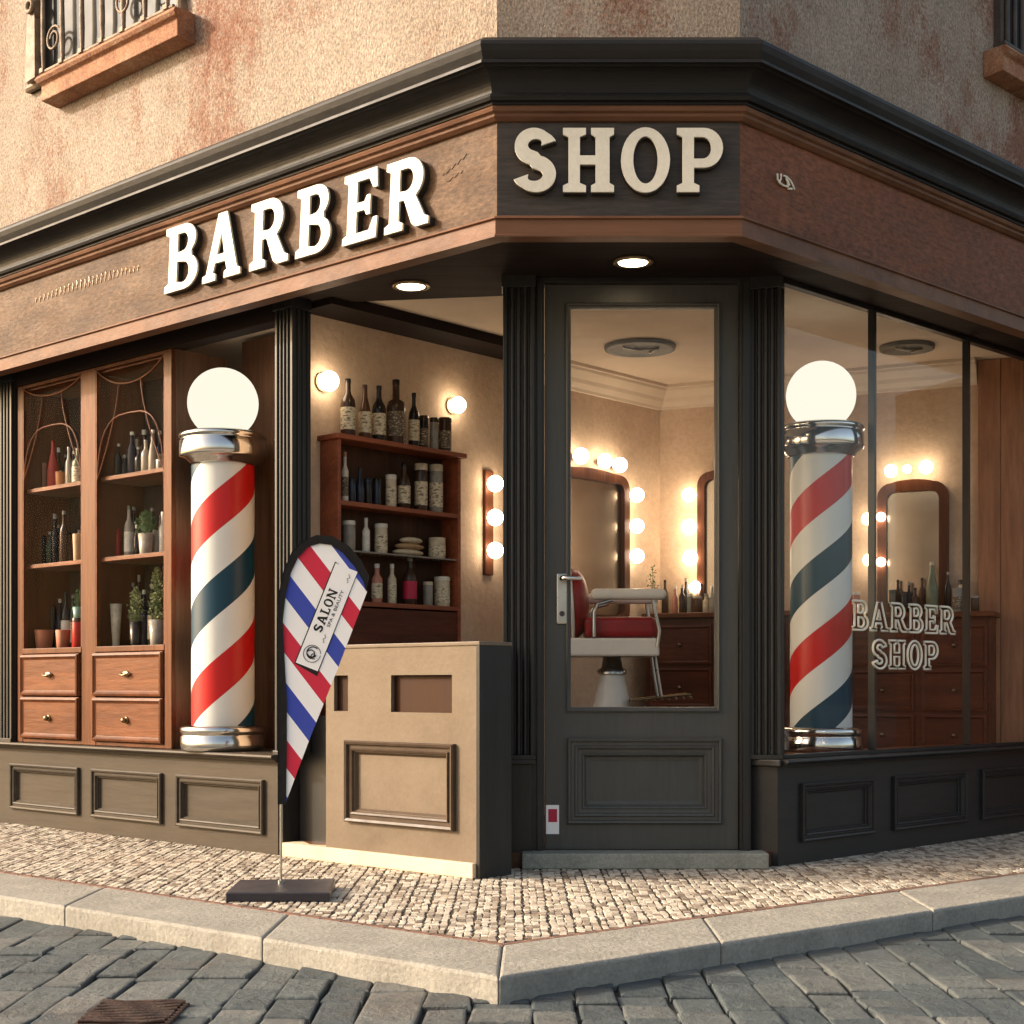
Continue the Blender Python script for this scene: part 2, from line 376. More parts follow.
G = {
 'H': ([[(0, 0), (.36, 0), (.36, .1), (.265, .14), (.265, .43), (.51, .43), (.51, .14), (.44, .1), (.44, 0), (.8, 0), (.8, .1), (.73, .14), (.73, .86), (.8, .9), (.8, 1), (.44, 1), (.44, .9), (.51, .86), (.51, .57), (.265, .57), (.265, .86), (.36, .9), (.36, 1), (0, 1), (0, .9), (.085, .86), (.085, .14), (0, .1)]], .8),
 'P': ([FOOT+[(.265, .38)]+arc(.42, .69, .3, .31, -90, 90)+LS, [(.265, .52)]+arc(.40, .69, .135, .17, -90, 90)+[(.265, .86)]], .72),
 'B': ([[(0, 0)]+arc(.42, .265, .3, .265, -90, 58)+arc(.40, .76, .26, .24, -50, 90)+LS, [(.265, .13)]+arc(.40, .265, .135, .16, -90, 90)+[(.265, .45)], [(.265, .58)]+arc(.38, .73, .115, .14, -90, 90)+[(.265, .87)]], .72),
 'R': ([FOOT+[(.265, .42), (.36, .42), (.52, .06), (.60, 0), (.84, 0), (.84, .1), (.76, .13), (.58, .44)]+arc(.41, .70, .3, .30, -46, 90)+LS, [(.265, .55)]+arc(.39, .70, .135, .16, -90, 90)+[(.265, .86)]], .82),
 'E': ([[(0, 0), (.66, 0), (.68, .3), (.6, .3), (.52, .13), (.265, .13), (.265, .44), (.42, .44), (.46, .36), (.53, .36), (.53, .64), (.46, .64), (.42, .56), (.265, .56), (.265, .87), (.5, .87), (.58, .72), (.66, .72), (.64, 1)]+LS], .68),
 'A': ([[(0, 0), (.3, 0), (.3, .1), (.24, .12), (.28, .26), (.52, .26), (.56, .12), (.5, .1), (.5, 0), (.86, 0), (.86, .1), (.79, .12), (.53, 1), (.33, 1), (.085, .12), (0, .1)], [(.32, .38), (.49, .38), (.41, .72)]], .86),
 'O': ([arc(.36, .5, .36, .51, 0, 350, 35), arc(.36, .5, .18, .37, 0, 350, 35)], .72),
 'S': (s_outline(), .66),
 'L': ([[(0, 0), (.6, 0), (.62, .3), (.54, .3), (.46, .13), (.265, .13), (.265, .86), (.36, .9), (.36, 1)]+LS], .62),
 'N': ([[(0, 0), (.28, 0), (.28, .1), (.2, .14), (.2, .68), (.6, 0), (.76, 0), (.76, .86), (.84, .9), (.84, 1), (.54, 1), (.54, .9), (.62, .86), (.62, .32), (.24, 1)]+LS], .84),
}
def text_mesh(txt, size, depth):
    cu = bpy.data.curves.new('t', 'FONT'); cu.body = txt; cu.size = size; cu.extrude = depth; cu.align_x = 'CENTER'
    o = bpy.data.objects.new('t', cu); COL.objects.link(o)
    dg = bpy.context.evaluated_depsgraph_get(); me = bpy.data.meshes.new_from_object(o.evaluated_get(dg))
    v = [tuple(p.co) for p in me.vertices]; f = [tuple(p.vertices) for p in me.polygons]
    bpy.data.objects.remove(o); bpy.data.curves.remove(cu); bpy.data.meshes.remove(me)
    return v, f

# ================================================================== GROUND
Ki, Ko = Vector((-.027, 4.48)), Vector((-.035, 3.99))
DL, DR = Vector((-.768, .640)), Vector((.782, .623))
ZR = -.066
g = MB().box(-60, 60, -60, 60, -.6, ZR-.02); struct(g, 'road_bed', 'soil')
g = MB().box(-40, 40, -40, 2.55, ZR-.3, ZR); struct(g, 'street', 'street')  # unseen rest of the street, added pale to bounce warm light
# setts of the street, long stones in columns
g = MB(); x = -3.6
def stone(mb, x0, x1, y0, y1, z, b, j, base):
    q = [(x0+random.uniform(-j, j), y0+random.uniform(-j, j)), (x1+random.uniform(-j, j), y0+random.uniform(-j, j)),
         (x1+random.uniform(-j, j), y1+random.uniform(-j, j)), (x0+random.uniform(-j, j), y1+random.uniform(-j, j))]
    cx = sum(p[0] for p in q)/4; cy = sum(p[1] for p in q)/4
    v = [(px, py, base) for px, py in q]
    smooth_ = False
    def ins(k): return [(px+(b*k if px < cx else -b*k), py+(b*k if py < cy else -b*k)) for px, py in q]
    tl = [random.uniform(-.35, .35)*b for _ in range(4)]
    v += [(px, py, z-b*.9+tl[i]) for i, (px, py) in enumerate(ins(.12))]
    v += [(px, py, z-b*.25+tl[i]) for i, (px, py) in enumerate(ins(.6))]
    v += [(px, py, z+tl[i]) for i, (px, py) in enumerate(ins(1.6))]
    fs = []
    for r in range(3):
        for i in range(4): fs.append((r*4+i, r*4+(i+1) % 4, r*4+4+(i+1) % 4, r*4+4+i))
    fs.append((12, 13, 14, 15)); mb.add(v, fs, False)
while x < 3.6:
    w = random.uniform(.115, .165)
    y = 2.6+random.uniform(0, .2)
    while y < 7.2:
        l = random.choice([.11, .16, .22, .28, .36])*random.uniform(.9, 1.15)
        cx = x+w/2
        lim = (Ko.y+(cx-Ko.x)/DL.x*DL.y if cx < Ko.x else Ko.y+(cx-Ko.x)/DR.x*DR.y)+.12
        if y < lim:
            stone(g, x+.002, x+w-.002, y+.002, y+l-.002, ZR+random.uniform(-.006, .005), .006, .008, ZR-.03)
        y += l
    x += w
so = struct(g, 'road', 'setts')
# kerb
g = MB()
def kquad(a0, a1, b0, b1, z0, z1):
    q = [tuple(a0), tuple(a1), tuple(b1), tuple(b0)]
    ar = sum(q[i][0]*q[(i+1) % 4][1]-q[(i+1) % 4][0]*q[i][1] for i in range(4))
    g.prism(q if ar > 0 else q[::-1], z0, z1)
for D in (DL, DR):
    t = 0
    while t < 5.2:
        l = random.choice([.85, 1.05, .75, .95]); e = .0003
        kquad(Ki+D*(t+(e if t else 0)), Ki+D*(t+l-e), Ko+D*(t+(e if t else 0)), Ko+D*(t+l-e), -.2, .004+random.uniform(-.001, .001)); t += l
struct(g, 'kerb', 'kerb', bevel=.011, seg=3)
g = MB()
g.prism([tuple(p) for p in (Ki+Vector((0, -.01)), Ki+DR*5.5, Vector((5, 14)), Vector((-5, 14)), Ki+DL*5.5)], -.3, -.0035)
struct(g, 'pavement', 'mortar')
g = MB(); y = 4.4
def pav(xx, yy, mg=.03):
    p = Vector((xx, yy))-Ki
    nl = Vector((.64, .768)); nr = Vector((-.623, .782))
    return p.dot(nl) > mg and p.dot(nr) > mg
lf = Vector((-.743, .669)); 
def inside_bld(xx, yy):
    p = Vector((xx, yy))
    a = (p-Vector((-1.073, 6.88))).dot(Vector((.669, .743))) > .02
    b = (p-Vector((1.144, 6.45))).dot(Vector((-.695, .719))) > .02
    return (a and b) and yy > 6.37
x = -3.4
while x < 3.4:
    grp = [.022, .028, .025]
    for gi, w in enumerate(grp):
        w *= random.uniform(.92, 1.08)
        y = 4.42+random.uniform(0, .03)
        while y < 9.2:
            l = random.uniform(.038, .062)
            cx, cy = x+w/2, y+l/2
            if pav(cx, cy, .045) and not inside_bld(cx, cy):
                stone(g, x+.001, x+w-.001, y+.0035, y+l-.0035, random.uniform(-.0006, .001), .0018, .005, -.004)
            y += l
        x += w
    x += .007
tag(g.build('pavement_stone', 'mosaic'), kind='structure')
g = MB()
for D in (DL, DR):
    n = Vector((D.y, -D.x)) if D is DR else Vector((-D.y, D.x))   # towards street
    t = .0
    while t < 5.2:
        a, b = Ki+D*(t+.002), Ki+D*(t+.098)
        if t == 0: a = Ki
        kquad(a+Vector((0, .003)), b-n*.002, a+Vector((0, .036)) if t == 0 else a-n*.03, b-n*.03, -.02, .003); t += .1
struct(g, 'pavement_edging', 'edge', bevel=.002)

# drain cover
dx0, dx1 = (97-512)/F*3.95, (188-512)/F*3.95
t = thing('drain_grate', 'rusty brown iron drain grate with wavy ridges set into the street setts', 'drain', ((dx0+dx1)/2, 3.85, ZR))
g = MB(); hw = (dx1-dx0)/2
g.box(-hw, hw, -.13, .13, -.03, .004); g.build('plate', 'drain', t, bevel=.004)
g = MB()
for i in range(9):
    yy = -.115+i*.029
    g.tube([(-hw+.012+k*(2*hw-.024)/8, yy+.004*math.sin(k*1.7+i), .008+.002*math.sin(k+i)) for k in range(9)], .006, 6)
g.build('ridge_bars', 'drain', t)

# ================================================================== BUILDING
B = thing('corner_barber_shop', 'corner shop building of stained beige stucco over a dark wooden shopfront with chamfered entrance', 'building', (0, 6.5, 0))
B0 = Vector((0, 6.5, 0))
def bpart(mb, name, mat, fr=WORLD, bevel=0, seg=2):
    o = mb.build(name, mat, B, bevel=bevel, seg=seg)
    o.location = Vector((fr.ox, fr.oy, 0))-B0; o.rotation_euler.z = fr.a; return o
def sub(mb, name, mat, par, bevel=0, label=None):
    o = mb.build(name, mat, par, bevel=bevel)
    if label: o['label'] = label
    return o
far = 7.5
path = [FL.w(-far, 0)[:2], FL.w(0, 0)[:2], FR.w(0, 0)[:2], FR.w(far, 0)[:2]]
def zc(py, d=0): return CZ+(HOR-py)/F*(5.7-d)
# stucco walls (with upper window openings left behind the frames)
g = MB(); g.sweep(path, [(0, 2.98), (0, 6.2), (-.25, 6.2), (-.25, 2.98)])
bpart(g, 'stucco_wall', 'stucco')
g = MB()
ov = [(.118-.066*math.sin(R(a))-.0, zc(66, .12)-(zc(66, .12)-zc(93, .05))*(1-math.cos(R(a)))) for a in range(0, 91, 10)]
pr = [(-.01, zc(34, .13)), (.12, zc(36, .13)), (.15, zc(40, .15)), (.155, zc(44, .15)), (.148, zc(50, .15)), (.135, zc(57, .15)), (.148, zc(59, .15)), (.148, zc(63, .14)), (.125, zc(65, .12))]
pr += ov+[(.064, zc(94, .06)), (.068, zc(97, .06)), (.062, zc(100, .06)), (.046, zc(101, .05)), (.046, zc(104, .05)), (-.01, zc(104, .05))]
g.sweep(path, pr); bpart(g, 'cornice', 'cornice')
g = MB(); a_, b_ = zc(104, .05)-.001, zc(104, .05)
g.sweep(path, [(-.01, a_), (.040, a_), (.045, a_-.008), (.040, a_-.02), (.028, a_-.026), (.026, a_-.036), (.012, a_-.048), (.004, a_-.05), (-.01, a_-.05)])
bpart(g, 'upper_moulding', 'trimbrown')
zb0 = zc(236, .03); zb1 = zc(217, .03)
g = MB(); g.sweep(path, [(-.05, zb1+.012), (.008, zb1+.012), (.022, zb1+.006), (.026, zb1-.002), (.016, zb1-.006), (.016, zb0+.012), (.024, zb0+.008), (.024, zb0), (-.05, zb0)])
bpart(g, 'lower_moulding', 'trimbrown')
for fr, x0, x1, mt, nm in ((FL, -far, 0, 'fascia', 'pale brown worn fascia board'), (FC, 0, .923, 'fasciad', 'dark weathered fascia board'), (FR, 0, far, 'fasciar', 'red brown fascia board')):
    g = MB().box(x0, x1, 0, .045, zb1, a_-.03)
    o = bpart(g, 'fascia_board', mt, fr); o['label'] = nm
# soffit and shell
fl = LF.w(-6.5, .04)[:2]; frr = RF.w(6.5, .04)[:2]
sof = [FL.w(-far, .02)[:2], FL.w(0, .02)[:2], FR.w(0, .02)[:2], FR.w(far, .02)[:2], frr, RF.w(0.02, .06)[:2], (1.1, 6.55), (-.03, 6.62), (-.03, 6.78), (-1.0, 6.93), fl]
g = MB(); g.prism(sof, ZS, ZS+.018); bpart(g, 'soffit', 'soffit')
g = MB(); g.prism([FL.w(-far, .05)[:2], FL.w(0, .05)[:2], FR.w(0, .05)[:2], FR.w(far, .05)[:2], (7, 15), (-7, 15)], ZC, ZC+.1); bpart(g, 'ceiling', 'ceiling')
g = MB(); g.prism([(-1.0, 7.0), LF.w(.2, .02)[:2], (-.1, 6.4), (1.1, 6.45), RF.w(2.6, .02)[:2], (3.2, 9.5), (.9, 9.6)], -.05, .064); bpart(g, 'interior_floor', 'floorw')
# interior walls
g = MB().box(0, 2.8, 0, .12, .0, ZC); o = bpart(g, 'interior_wall', 'plaster', W1)
g = MB().box(0, 3.4, 0, .12, .0, ZC); o = bpart(g, 'interior_wall', 'plaster', W2)
for fr, x0, x1 in ((W1, 1.42, 2.8), (W2, 0, W2.x(977, -.03))):
    g = MB(); g.sweep([(x0, 0), (x1, 0)], [(0, ZC-.13), (.02, ZC-.13), (.025, ZC-.115), (.05, ZC-.09), (.06, ZC-.07), (.10, ZC-.035), (.105, ZC-.02), (.12, ZC-.018), (.12, ZC), (0, ZC)])
    bpart(g, 'crown_moulding', 'ceiling', fr)
g = MB().box(0, 1.42, -.22, .0, ZC-.05, ZC); bpart(g, 'ceiling_beam', 'soffit', W1)
# --- left front: outer dark pilaster, header, niche, kick
xl = [LF.x(p, 0) for p in (20, 176, 275)]
g = MB().box(-5.5, xl[0]-.09, 0, .1, .44, ZS); bpart(g, 'dark_wall_panel', 'dark', LF)
def fluted(w, d, flutes, z0, z1, sidefl=0):
    pts = []
    e = .012
    def run(L, n):
        out = [(0, 0), (e, 0)]; ww = (L-2*e)/n
        for i in range(n):
            a = e+i*ww
            out += [(a+ww*.18, 0), (a+ww*.28, .010), (a+ww*.5, .014), (a+ww*.72, .010), (a+ww*.82, 0)]
        out += [(L-e, 0), (L, 0)]; return out
    f = run(w, flutes)
    poly = [(x, y) for x, y in f]
    if sidefl: poly += [(w-y, x) for x, y in run(d, sidefl)][1:]
    else: poly += [(w, d)]
    poly += [(0, d)]
    q = []
    for p in poly:
        if not q or (abs(p[0]-q[-1][0])+abs(p[1]-q[-1][1])) > 1e-6: q.append(p)
    return q
def shift(poly, dx, dy): return [(x+dx, y+dy) for x, y in poly]
def tri_prism(mb, poly, z0, z1):
    t = tessellate_polygon([[Vector((x, y, 0)) for x, y in poly]]); n = len(poly)
    mb.add([(x, y, z0) for x, y in poly]+[(x, y, z1) for x, y in poly], [tuple(k[::-1]) for k in t]+[tuple(n+i for i in k) for k in t]+[(i, (i+1) % n, n+(i+1) % n, n+i) for i in range(n)])
    return mb
ZSILL = .46
def pil(fr, x0, w, d, nf, ns, z0, z1, mat, label):
    g = MB(); tri_prism(g, shift(fluted(w, d, nf, 0, 1, ns), x0, -.02), z0+.02, z1-.05)
    g.box(x0-.006, x0+w+.006, -.028, d-.02, z1-.05, z1+.01); g.box(x0-.006, x0+w+.006, -.028, d-.02, z0, z0+.02)
    o = recalc(bpart(g, 'pilaster', mat, fr, bevel=.0025)); o['label'] = label; return o
pil(LF, 0, .125, .11, 4, 3, ZSILL, ZS, 'dark', 'fluted dark pilaster right of the left barber pole')
pil(LF, xl[0]-.22, .16, .1, 4, 0, ZSILL, ZS, 'dark', 'dark pilaster at the left end of the display cabinet')
# header above cabinet and niche
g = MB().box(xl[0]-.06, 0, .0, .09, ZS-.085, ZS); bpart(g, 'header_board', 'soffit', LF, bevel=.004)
# niche
n0, n1 = LF.x(177, 0), -.0
g = MB(); g.box(n0, n1, .40, .43, .44, ZS); bpart(g, 'niche_back_panel', 'niche', LF)
g = MB(); g.box(n1-.0, n1+.02, .092, .43, .44, ZS-.001); bpart(g, 'niche_side_panel', 'wooddark', LF)
g = MB(); g.box(xl[0]-.1, xl[0]-.05, .0, .3, .44, ZS-.001); bpart(g, 'niche_side_panel', 'dark', LF)
# stall risers
FRAME = [(0, 0), (0, .016), (.006, .02), (.014, .018), (.018, .008), (.026, .008), (.030, .014), (.036, .012), (.042, -.002), (.05, -.012)]
def riser(fr, x0, x1, mat, pans, label, depth, z1=ZSILL):
    # front face built as a grid with real recesses
    xs = []; rec = []
    for (a, b, c, d) in pans:
        rec.append((fr.x(a), fr.x(b), fr.z((a+b)/2, d), fr.z((a+b)/2, c)))
    zl = sum(r[2] for r in rec)/len(rec); zh = sum(r[3] for r in rec)/len(rec)
    g = MB(); g.box(x0, x1, 0, .03, 0, zl+.045); g.box(x0, x1, 0, .03, zh-.045, z1-.03)
    cur = x0
    for r in sorted(rec):
        g.box(cur, r[0]+.045, 0, .03, zl+.045, zh-.045); cur = r[1]-.045
    g.box(cur, x1, 0, .03, zl+.045, zh-.045)
    g.box(x0, x1, .012, .05, .01, z1-.04) if False else None
    g.box(x0, x1, .03, depth, 0, z1-.03)
    o = bpart(g, 'stall_riser', mat, fr); o['label'] = label
    for r in rec:
        g = MB(); g.rframe(r[0], r[1], zl, zh, [(i, h) for i, h in FRAME]); g.box(r[0]+.04, r[1]-.04, .014, .029, zl+.04, zh-.04)
        recalc(sub(g, 'panel_moulding', mat, o))
    g = MB(); g.sweep([(x0-.004, 0), (x1+(.0 if fr is RF else .02), 0)], [(-.02, z1-.032), (.03, z1-.032), (.034, z1-.024), (.05, z1-.018), (.058, z1-.01), (.056, z1-.002), (.05, z1), (-depth, z1), (-depth, z1-.02), (-.02, z1-.02)])
    recalc(sub(g, 'sill', mat, o)); return o
rl = riser(LF, -5.5, .0, 'riser', [(12, 80, 766, 812), (93, 163, 770, 820), (178, 265, 777, 830)], 'grey brown panelled base below the left display cabinet', .42)
g = MB(); g.box(0, .02, .012, .5, 0, ZSILL-.035); bpart(g, 'riser_end_panel', 'dark', LF)
rr_ = riser(RF, .0, 5.5, 'riserd', [(800, 873, 779, 834), (892, 965, 773, 825), (980, 1060, 768, 819)], 'near black panelled base below the right window', .3)
# cabin filler facing the door at right: corner block with pilaster
xr0 = CF.x(749); g = MB(); g.prism([(xr0, 6.52), (1.143, 6.452), (1.16, 6.6), (xr0, 6.6)], 0, ZSILL-.032); bpart(g, 'corner_block', 'riserd')
g = MB(); g.prism([(xr0-.01, 6.50), (1.146, 6.405), (1.2, 6.5), (1.2, 6.6), (xr0-.01, 6.6)], ZSILL-.03, ZSILL); bpart(g, 'corner_ledge', 'riserd', bevel=.006)
PR = Fr(xr0+.012, 6.495, 0)
xw = .13
pil(Fr(xr0+.0, 6.50, -14), .006, .135, .10, 4, 0, ZSILL, ZS, 'dark', 'fluted dark pilaster between the door and the right window')
xl0 = CF.x(503, -.05)
pil(Fr(xl0, 6.46, 0), 0, .135, .12, 4, 0, .46, ZS, 'dark', 'fluted dark pilaster left of the door')
g = MB(); g.box(xl0+.01, xl0+.125, 6.45, 6.58, 0, .44); g.box(xl0-.006, xl0+.14, 6.43, 6.58, .44, .46); bpart(g, 'pilaster_base', 'dark', bevel=.003)
# door frame
dL, dR = CF.x(545), CF.x(738)
zt = CF.z(600, 285)
g = MB()
g.box(xl0+.12, dL-.004, -.03, .07, .0, ZS); g.box(dR+.004, CF.x(750), -.03, .07, .0, ZS); g.box(dL-.004, dR+.004, -.03, .07, zt+.004, ZS)
g.box(CF.x(534)+.012, dL-.014, -.042, -.03, .0, ZS-.02); g.box(dR+.016, CF.x(750)-.008, -.042, -.03, .0, ZS-.02)
bpart(g, 'door_frame', 'dark', CF, bevel=.002)
# door
zg0, zg1, xg0, xg1 = CF.z(600, 712), CF.z(600, 303), CF.x(566), CF.x(720)
zd0 = .068
zp0, zp1, xp0, xp1 = CF.z(600, 824), CF.z(600, 738), CF.x(567), CF.x(722)
g = MB()
g.box(dL, xg0+.01, .0, .045, zd0, zt); g.box(xg1-.01, dR, .0, .045, zd0, zt); g.box(xg0+.01, xg1-.01, 0, .045, zg1-.01, zt)
g.box(xg0+.01, xg1-.01, 0, .045, zp1-.07, zg0+.01)
g.box(xg0+.01, xg1-.01, 0, .045, zd0, zp0+.07); g.box(xg0+.01, xg1-.01, .02, .045, zp0+.07, zp1-.07)
door = bpart(g, 'door', 'door', CF); door['label'] = 'dark grey wooden door with tall glass and one lower panel'
g = MB(); g.rframe(xg0, xg1, zg0, zg1, [(0, 0), (0, .01), (.006, .014), (.012, .01), (.014, .003), (.02, .0), (.022, -.02), (.022, -.03)]); recalc(sub(g, 'glass_trim', 'door', door))
g = MB().box(xg0+.015, xg1-.015, .020, .024, zg0+.015, zg1-.015); sub(g, 'glass_pane', 'glass', door)
g = MB(); g.rframe(xp0, xp1, zp0, zp1, [(0, 0), (0, .012), (.006, .018), (.014, .016), (.018, .006), (.032, .006), (.036, .012), (.044, .01), (.05, .002), (.064, 0), (.068, .004), (.074, .002), (.084, -.014), (.10, -.018)])
recalc(sub(g, 'lower_panel', 'door', door))
g = MB(); hx, hz = CF.x(562), CF.z(562, 600)
g.prism([(hx+.024*math.cos(R(a))*1.0, 0) for a in (0, 90)] and [(hx-.024, -.012), (hx+.024, -.012), (hx+.024, 0), (hx-.024, 0)], hz-.105, hz+.115)
sub(g, 'handle_plate', 'steel', door, bevel=.011)
g = MB(); lz = CF.z(562, 579)
g.tube([(hx, 0, lz), (hx, -.05, lz), (hx+.012, -.062, lz), (hx+.03, -.064, lz), (hx+.085, -.064, lz-.002)], [.013, .012, .012, .011, .009], 10)
sub(g, 'handle', 'chrome', door)
g = MB().tube([(hx, -.010, hz-.06), (hx, -.016, hz-.06)], .012, 12); sub(g, 'keyhole', 'iron', door)
g = MB(); sx0, sx1 = CF.x(546), CF.x(559); g.box(sx0, sx1, -.002, 0, CF.z(552, 834), CF.z(552, 805)); st = sub(g, 'sticker', 'paper', door, label='small white and red sticker low on the door')
g = MB(); g.box(sx0+.010, sx1-.008, -.0035, -.002, CF.z(552, 822), CF.z(552, 809)); sub(g, 'sticker_print', 'stickred', st)
# step
t = thing('doorstep', 'grey green stone slab step in front of the shop door', 'step', (.55, 6.4, 0))
g = MB(); s0, s1 = (522-512)/F*6.35-.55, (769-512)/F*6.35-.55
g.box(s0, s1, -.05, .09, 0, .066); g.build('stone_slab', 'step', t, bevel=.006)

# right window
z0w = ZSILL
wf = MB(); xm = [RF.x(p, .0) for p in (785, 876, 970)]; xm.append(xm[2]+(xm[2]-xm[1])*1.15)
wf.box(xm[0]-.03, xm[0]-.002, .0, .04, z0w, ZS); wf.box(xm[0]-.002, xm[3]+1.3, .0, .04, ZS-.022, ZS); wf.box(xm[0]-.002, xm[3]+1.3, .0, .04, z0w, z0w+.018)
win = bpart(wf, 'shop_window', 'dark', RF, bevel=.003); win['label'] = 'large shop window right of the door with slim dark mullions'
for i in (1, 2, 3):
    g = MB().box(xm[i]-.008, xm[i]+.008, .001, .040, z0w+.018, ZS-.022); sub(g, 'mullion', 'dark', win, bevel=.003)
for i in range(4):
    a = xm[i]+(.001 if i else -.002); b = (xm[i+1]-.001) if i < 3 else xm[3]+1.3
    g = MB().box(a, b, -.004, -.0005, z0w+.018, ZS-.022); sub(g, 'pane', 'glass', win)
g = MB().box(-.0, 2.3, .045, .30, ZSILL-.03, ZSILL+.004); bpart(g, 'display_ledge', 'woodx', RF)

# downlights
for px, py, lb in ((411, 285, 'round lit downlight under the soffit left of the door pilaster'), (633, 261, 'round lit downlight under the soffit above the door')):
    Y = (ZS-CZ)*F/(HOR-py); xx = (px-512)/F*Y
    t = thing('downlight', lb, 'ceiling light', (xx, Y, ZS), group='downlights in the soffit')
    MB().lathe([(.082, 0), (.085, -.008), (.070, -.012), (.062, -.006), (.060, -.002)][::-1], 0, 0, 28).build('rim', 'brass', t)
    MB().lathe([(.060, -.007), (.0595, -.009)], 0, 0, 28).build('lamp', 'down', t)

# upper windows
def upper_window(fr, x0, x1, zs, zt_, kind, label):
    g = MB(); 
    g.box(x0-.03, x1+.03, -.01, .0, zs, zt_+.03)
    o = bpart(g, 'upper_window', 'iron' if kind else 'paleiron', fr); o['label'] = label
    g = MB().box(x0+.01, x1-.01, -.014, -.011, zs+.01, zt_); sub(g, 'pane', 'darkglass', o)
    g = MB(); g.rframe(x0-.035, x1+.035, zs-.0, zt_+.035, [(0, 0), (0, .035), (.012, .045), (.03, .04), (.045, .02), (.05, .012)]); recalc(sub(g, 'frame', 'paleiron' if not kind else 'iron', o))
    return o
def sillpart(fr, x0, x1, zb, zt_, par, d=.12):
    g = MB(); h = zt_-zb
    pr = [(0, zb+.0), (.02, zb), (d-.02, zb+.01), (d-.02, zb+h*.62), (d+.0, zb+h*.70), (d+.012, zb+h*.82), (d+.0, zb+h*.95), (d-.02, zt_), (0, zt_)]
    v = []; n = len(pr)
    for x_, s_ in ((x0, 1), (x1, -1)):
        for o_, z_ in pr: v.append((x_-s_*max(0, o_-d+.02)*.6, -o_, z_))
    g.add(v, [(j, n+j, n+j+1, j+1) for j in range(n-1)]+[(n-1, 2*n-1, n, 0), tuple(range(n)), tuple(range(2*n-1, n-1, -1))])
    return recalc(sub(g, 'sill', 'terracotta', par, bevel=.004))
a0, a1 = FL.x(36, -.13), FL.x(172, -.13); zb = FL.z(110, 70, -.1)
zt1 = FL.z(110, 38, -.12)
uw = upper_window(FL, FL.x(30, -.03), FL.x(180, -.03)-.02, zt1+.005, 5.0, 0, 'upstairs window with pale iron grille above the left fascia')
sillpart(FL, a0, a1, zb, zt1, uw)
g = MB(); xa, xb = FL.x(30, -.03), FL.x(180, -.03)
zz = zt1+.05
for i in range(7):
    xx = xa+.17+(xb-xa-.24)*i/6
    g.tube([(xx, -.05, zz), (xx+.006, -.056, zz+.12), (xx+.002, -.056, zz+.3), (xx, -.05, zz+1.0)], [.010, .014, .012, .012], 8)
    g.box(xx-.016, xx+.016, -.068, -.045, zz-.004, zz+.018)
g.tube([(xa+.02, -.05, zz), (xb-.02, -.05, zz)], .011, 8)
for cx in (xa+.28, xb-.2, xb-.42):
    g.tube([(cx+.07*math.cos(R(a))*(1-a/900), -.06, zz+.14+.07*math.sin(R(a))*(1-a/900)) for a in range(0, 540, 24)], .007, 7)
sub(g, 'grille', 'paleiron', uw)
g = MB(); xa += .03; q = [(xa-.0, zz-.02), (xa+.10, zz-.02), (xa+.085, zz+.30), (xa+.02, zz+.30)]
g.glyph([q], -.075, -.03); g.tube([(xa+.052+.03*math.cos(R(a)), -.08, zz+.36+.03*math.sin(R(a))) for a in range(0, 360, 30)], .012, 8, closed=True)
g.glyph([[(xa+.02, zz+.30), (xa+.085, zz+.30), (xa+.10, zz+.5), (xa+.0, zz+.5)]], -.07, -.03)
sub(g, 'carved_bracket', 'paleiron', uw, bevel=.006)
b0 = FR.x(1007, -.12); zbr = FR.z(1000, 70, -.1); ztr = FR.z(1000, 39, -.12)
ur = upper_window(FR, FR.x(998, -.02)+.03, FR.x(998, -.02)+1.2, ztr+.005, 5.0, 1, 'upstairs window with dark iron bars above the right fascia')
sillpart(FR, b0, b0+1.2, zbr, ztr, ur)
g = MB(); xa = FR.x(998, -.03)
for i in range(16):
    g.tube([(xa+.04+i*.07, -.055, ztr+.02), (xa+.04+i*.07, -.055, ztr+.4), (xa+.04+i*.07, -.055, ztr+1.2)], .012, 8)
g.tube([(xa, -.055, ztr+.05), (xa+1.15, -.055, ztr+.05)], .012, 8); sub(g, 'grille', 'iron', ur)

# ================================================================== SIGNS
# BARBER on the left fascia
t = thing('fascia_sign', 'raised cream capital letters BARBER on the left brown fascia', 'sign', FL.w(FL.x(165), 0, FL.z(165, 293)), FL.a)
t.location = FL.w(FL.x(163, -.036), 0, FL.z(163, 296)); base = FL.z(163, 296)
spans = [(163, 200), (201, 243), (248, 290), (294, 333), (341, 380), (383, 431)]
x00 = FL.x(163, -.036)
for (pa, pb), ch in zip(spans, 'BARBER'):
    xa, xb = FL.x(pa+1, -.036), FL.x(pb, -.036); pc = (pa+pb)/2
    k = (pc-163)/(428-163)
    zb_ = FL.z(pc, 293-(293-222)*k+1, -.036); zt_ = FL.z(pc, 230-(230-152)*k, -.036)
    if ch == 'A': zt_ -= .0
    loops, wd = G[ch]
    g = MB(); g.glyph(loops, -.036, -.026, (xa-x00, zb_-base), ((xb-xa)/(wd+.06)*.98, zt_-zb_), .06)
    o = g.build('letter', 'cream', t)
    g = MB(); g.glyph(loops, -.0255, -.001, (xa-x00+.003, zb_-base-.004), ((xb-xa)/(wd+.06)*.98, zt_-zb_), .06); g.build('shadow_backing', 'inset', o)  # dark backing shifted right and down, shaped as the letter's shadow
t = thing('fascia_sign', 'raised cream capital letters SHOP on the dark fascia above the door', 'sign', FC.w(FC.x(514), 0, zc(193)), 0)
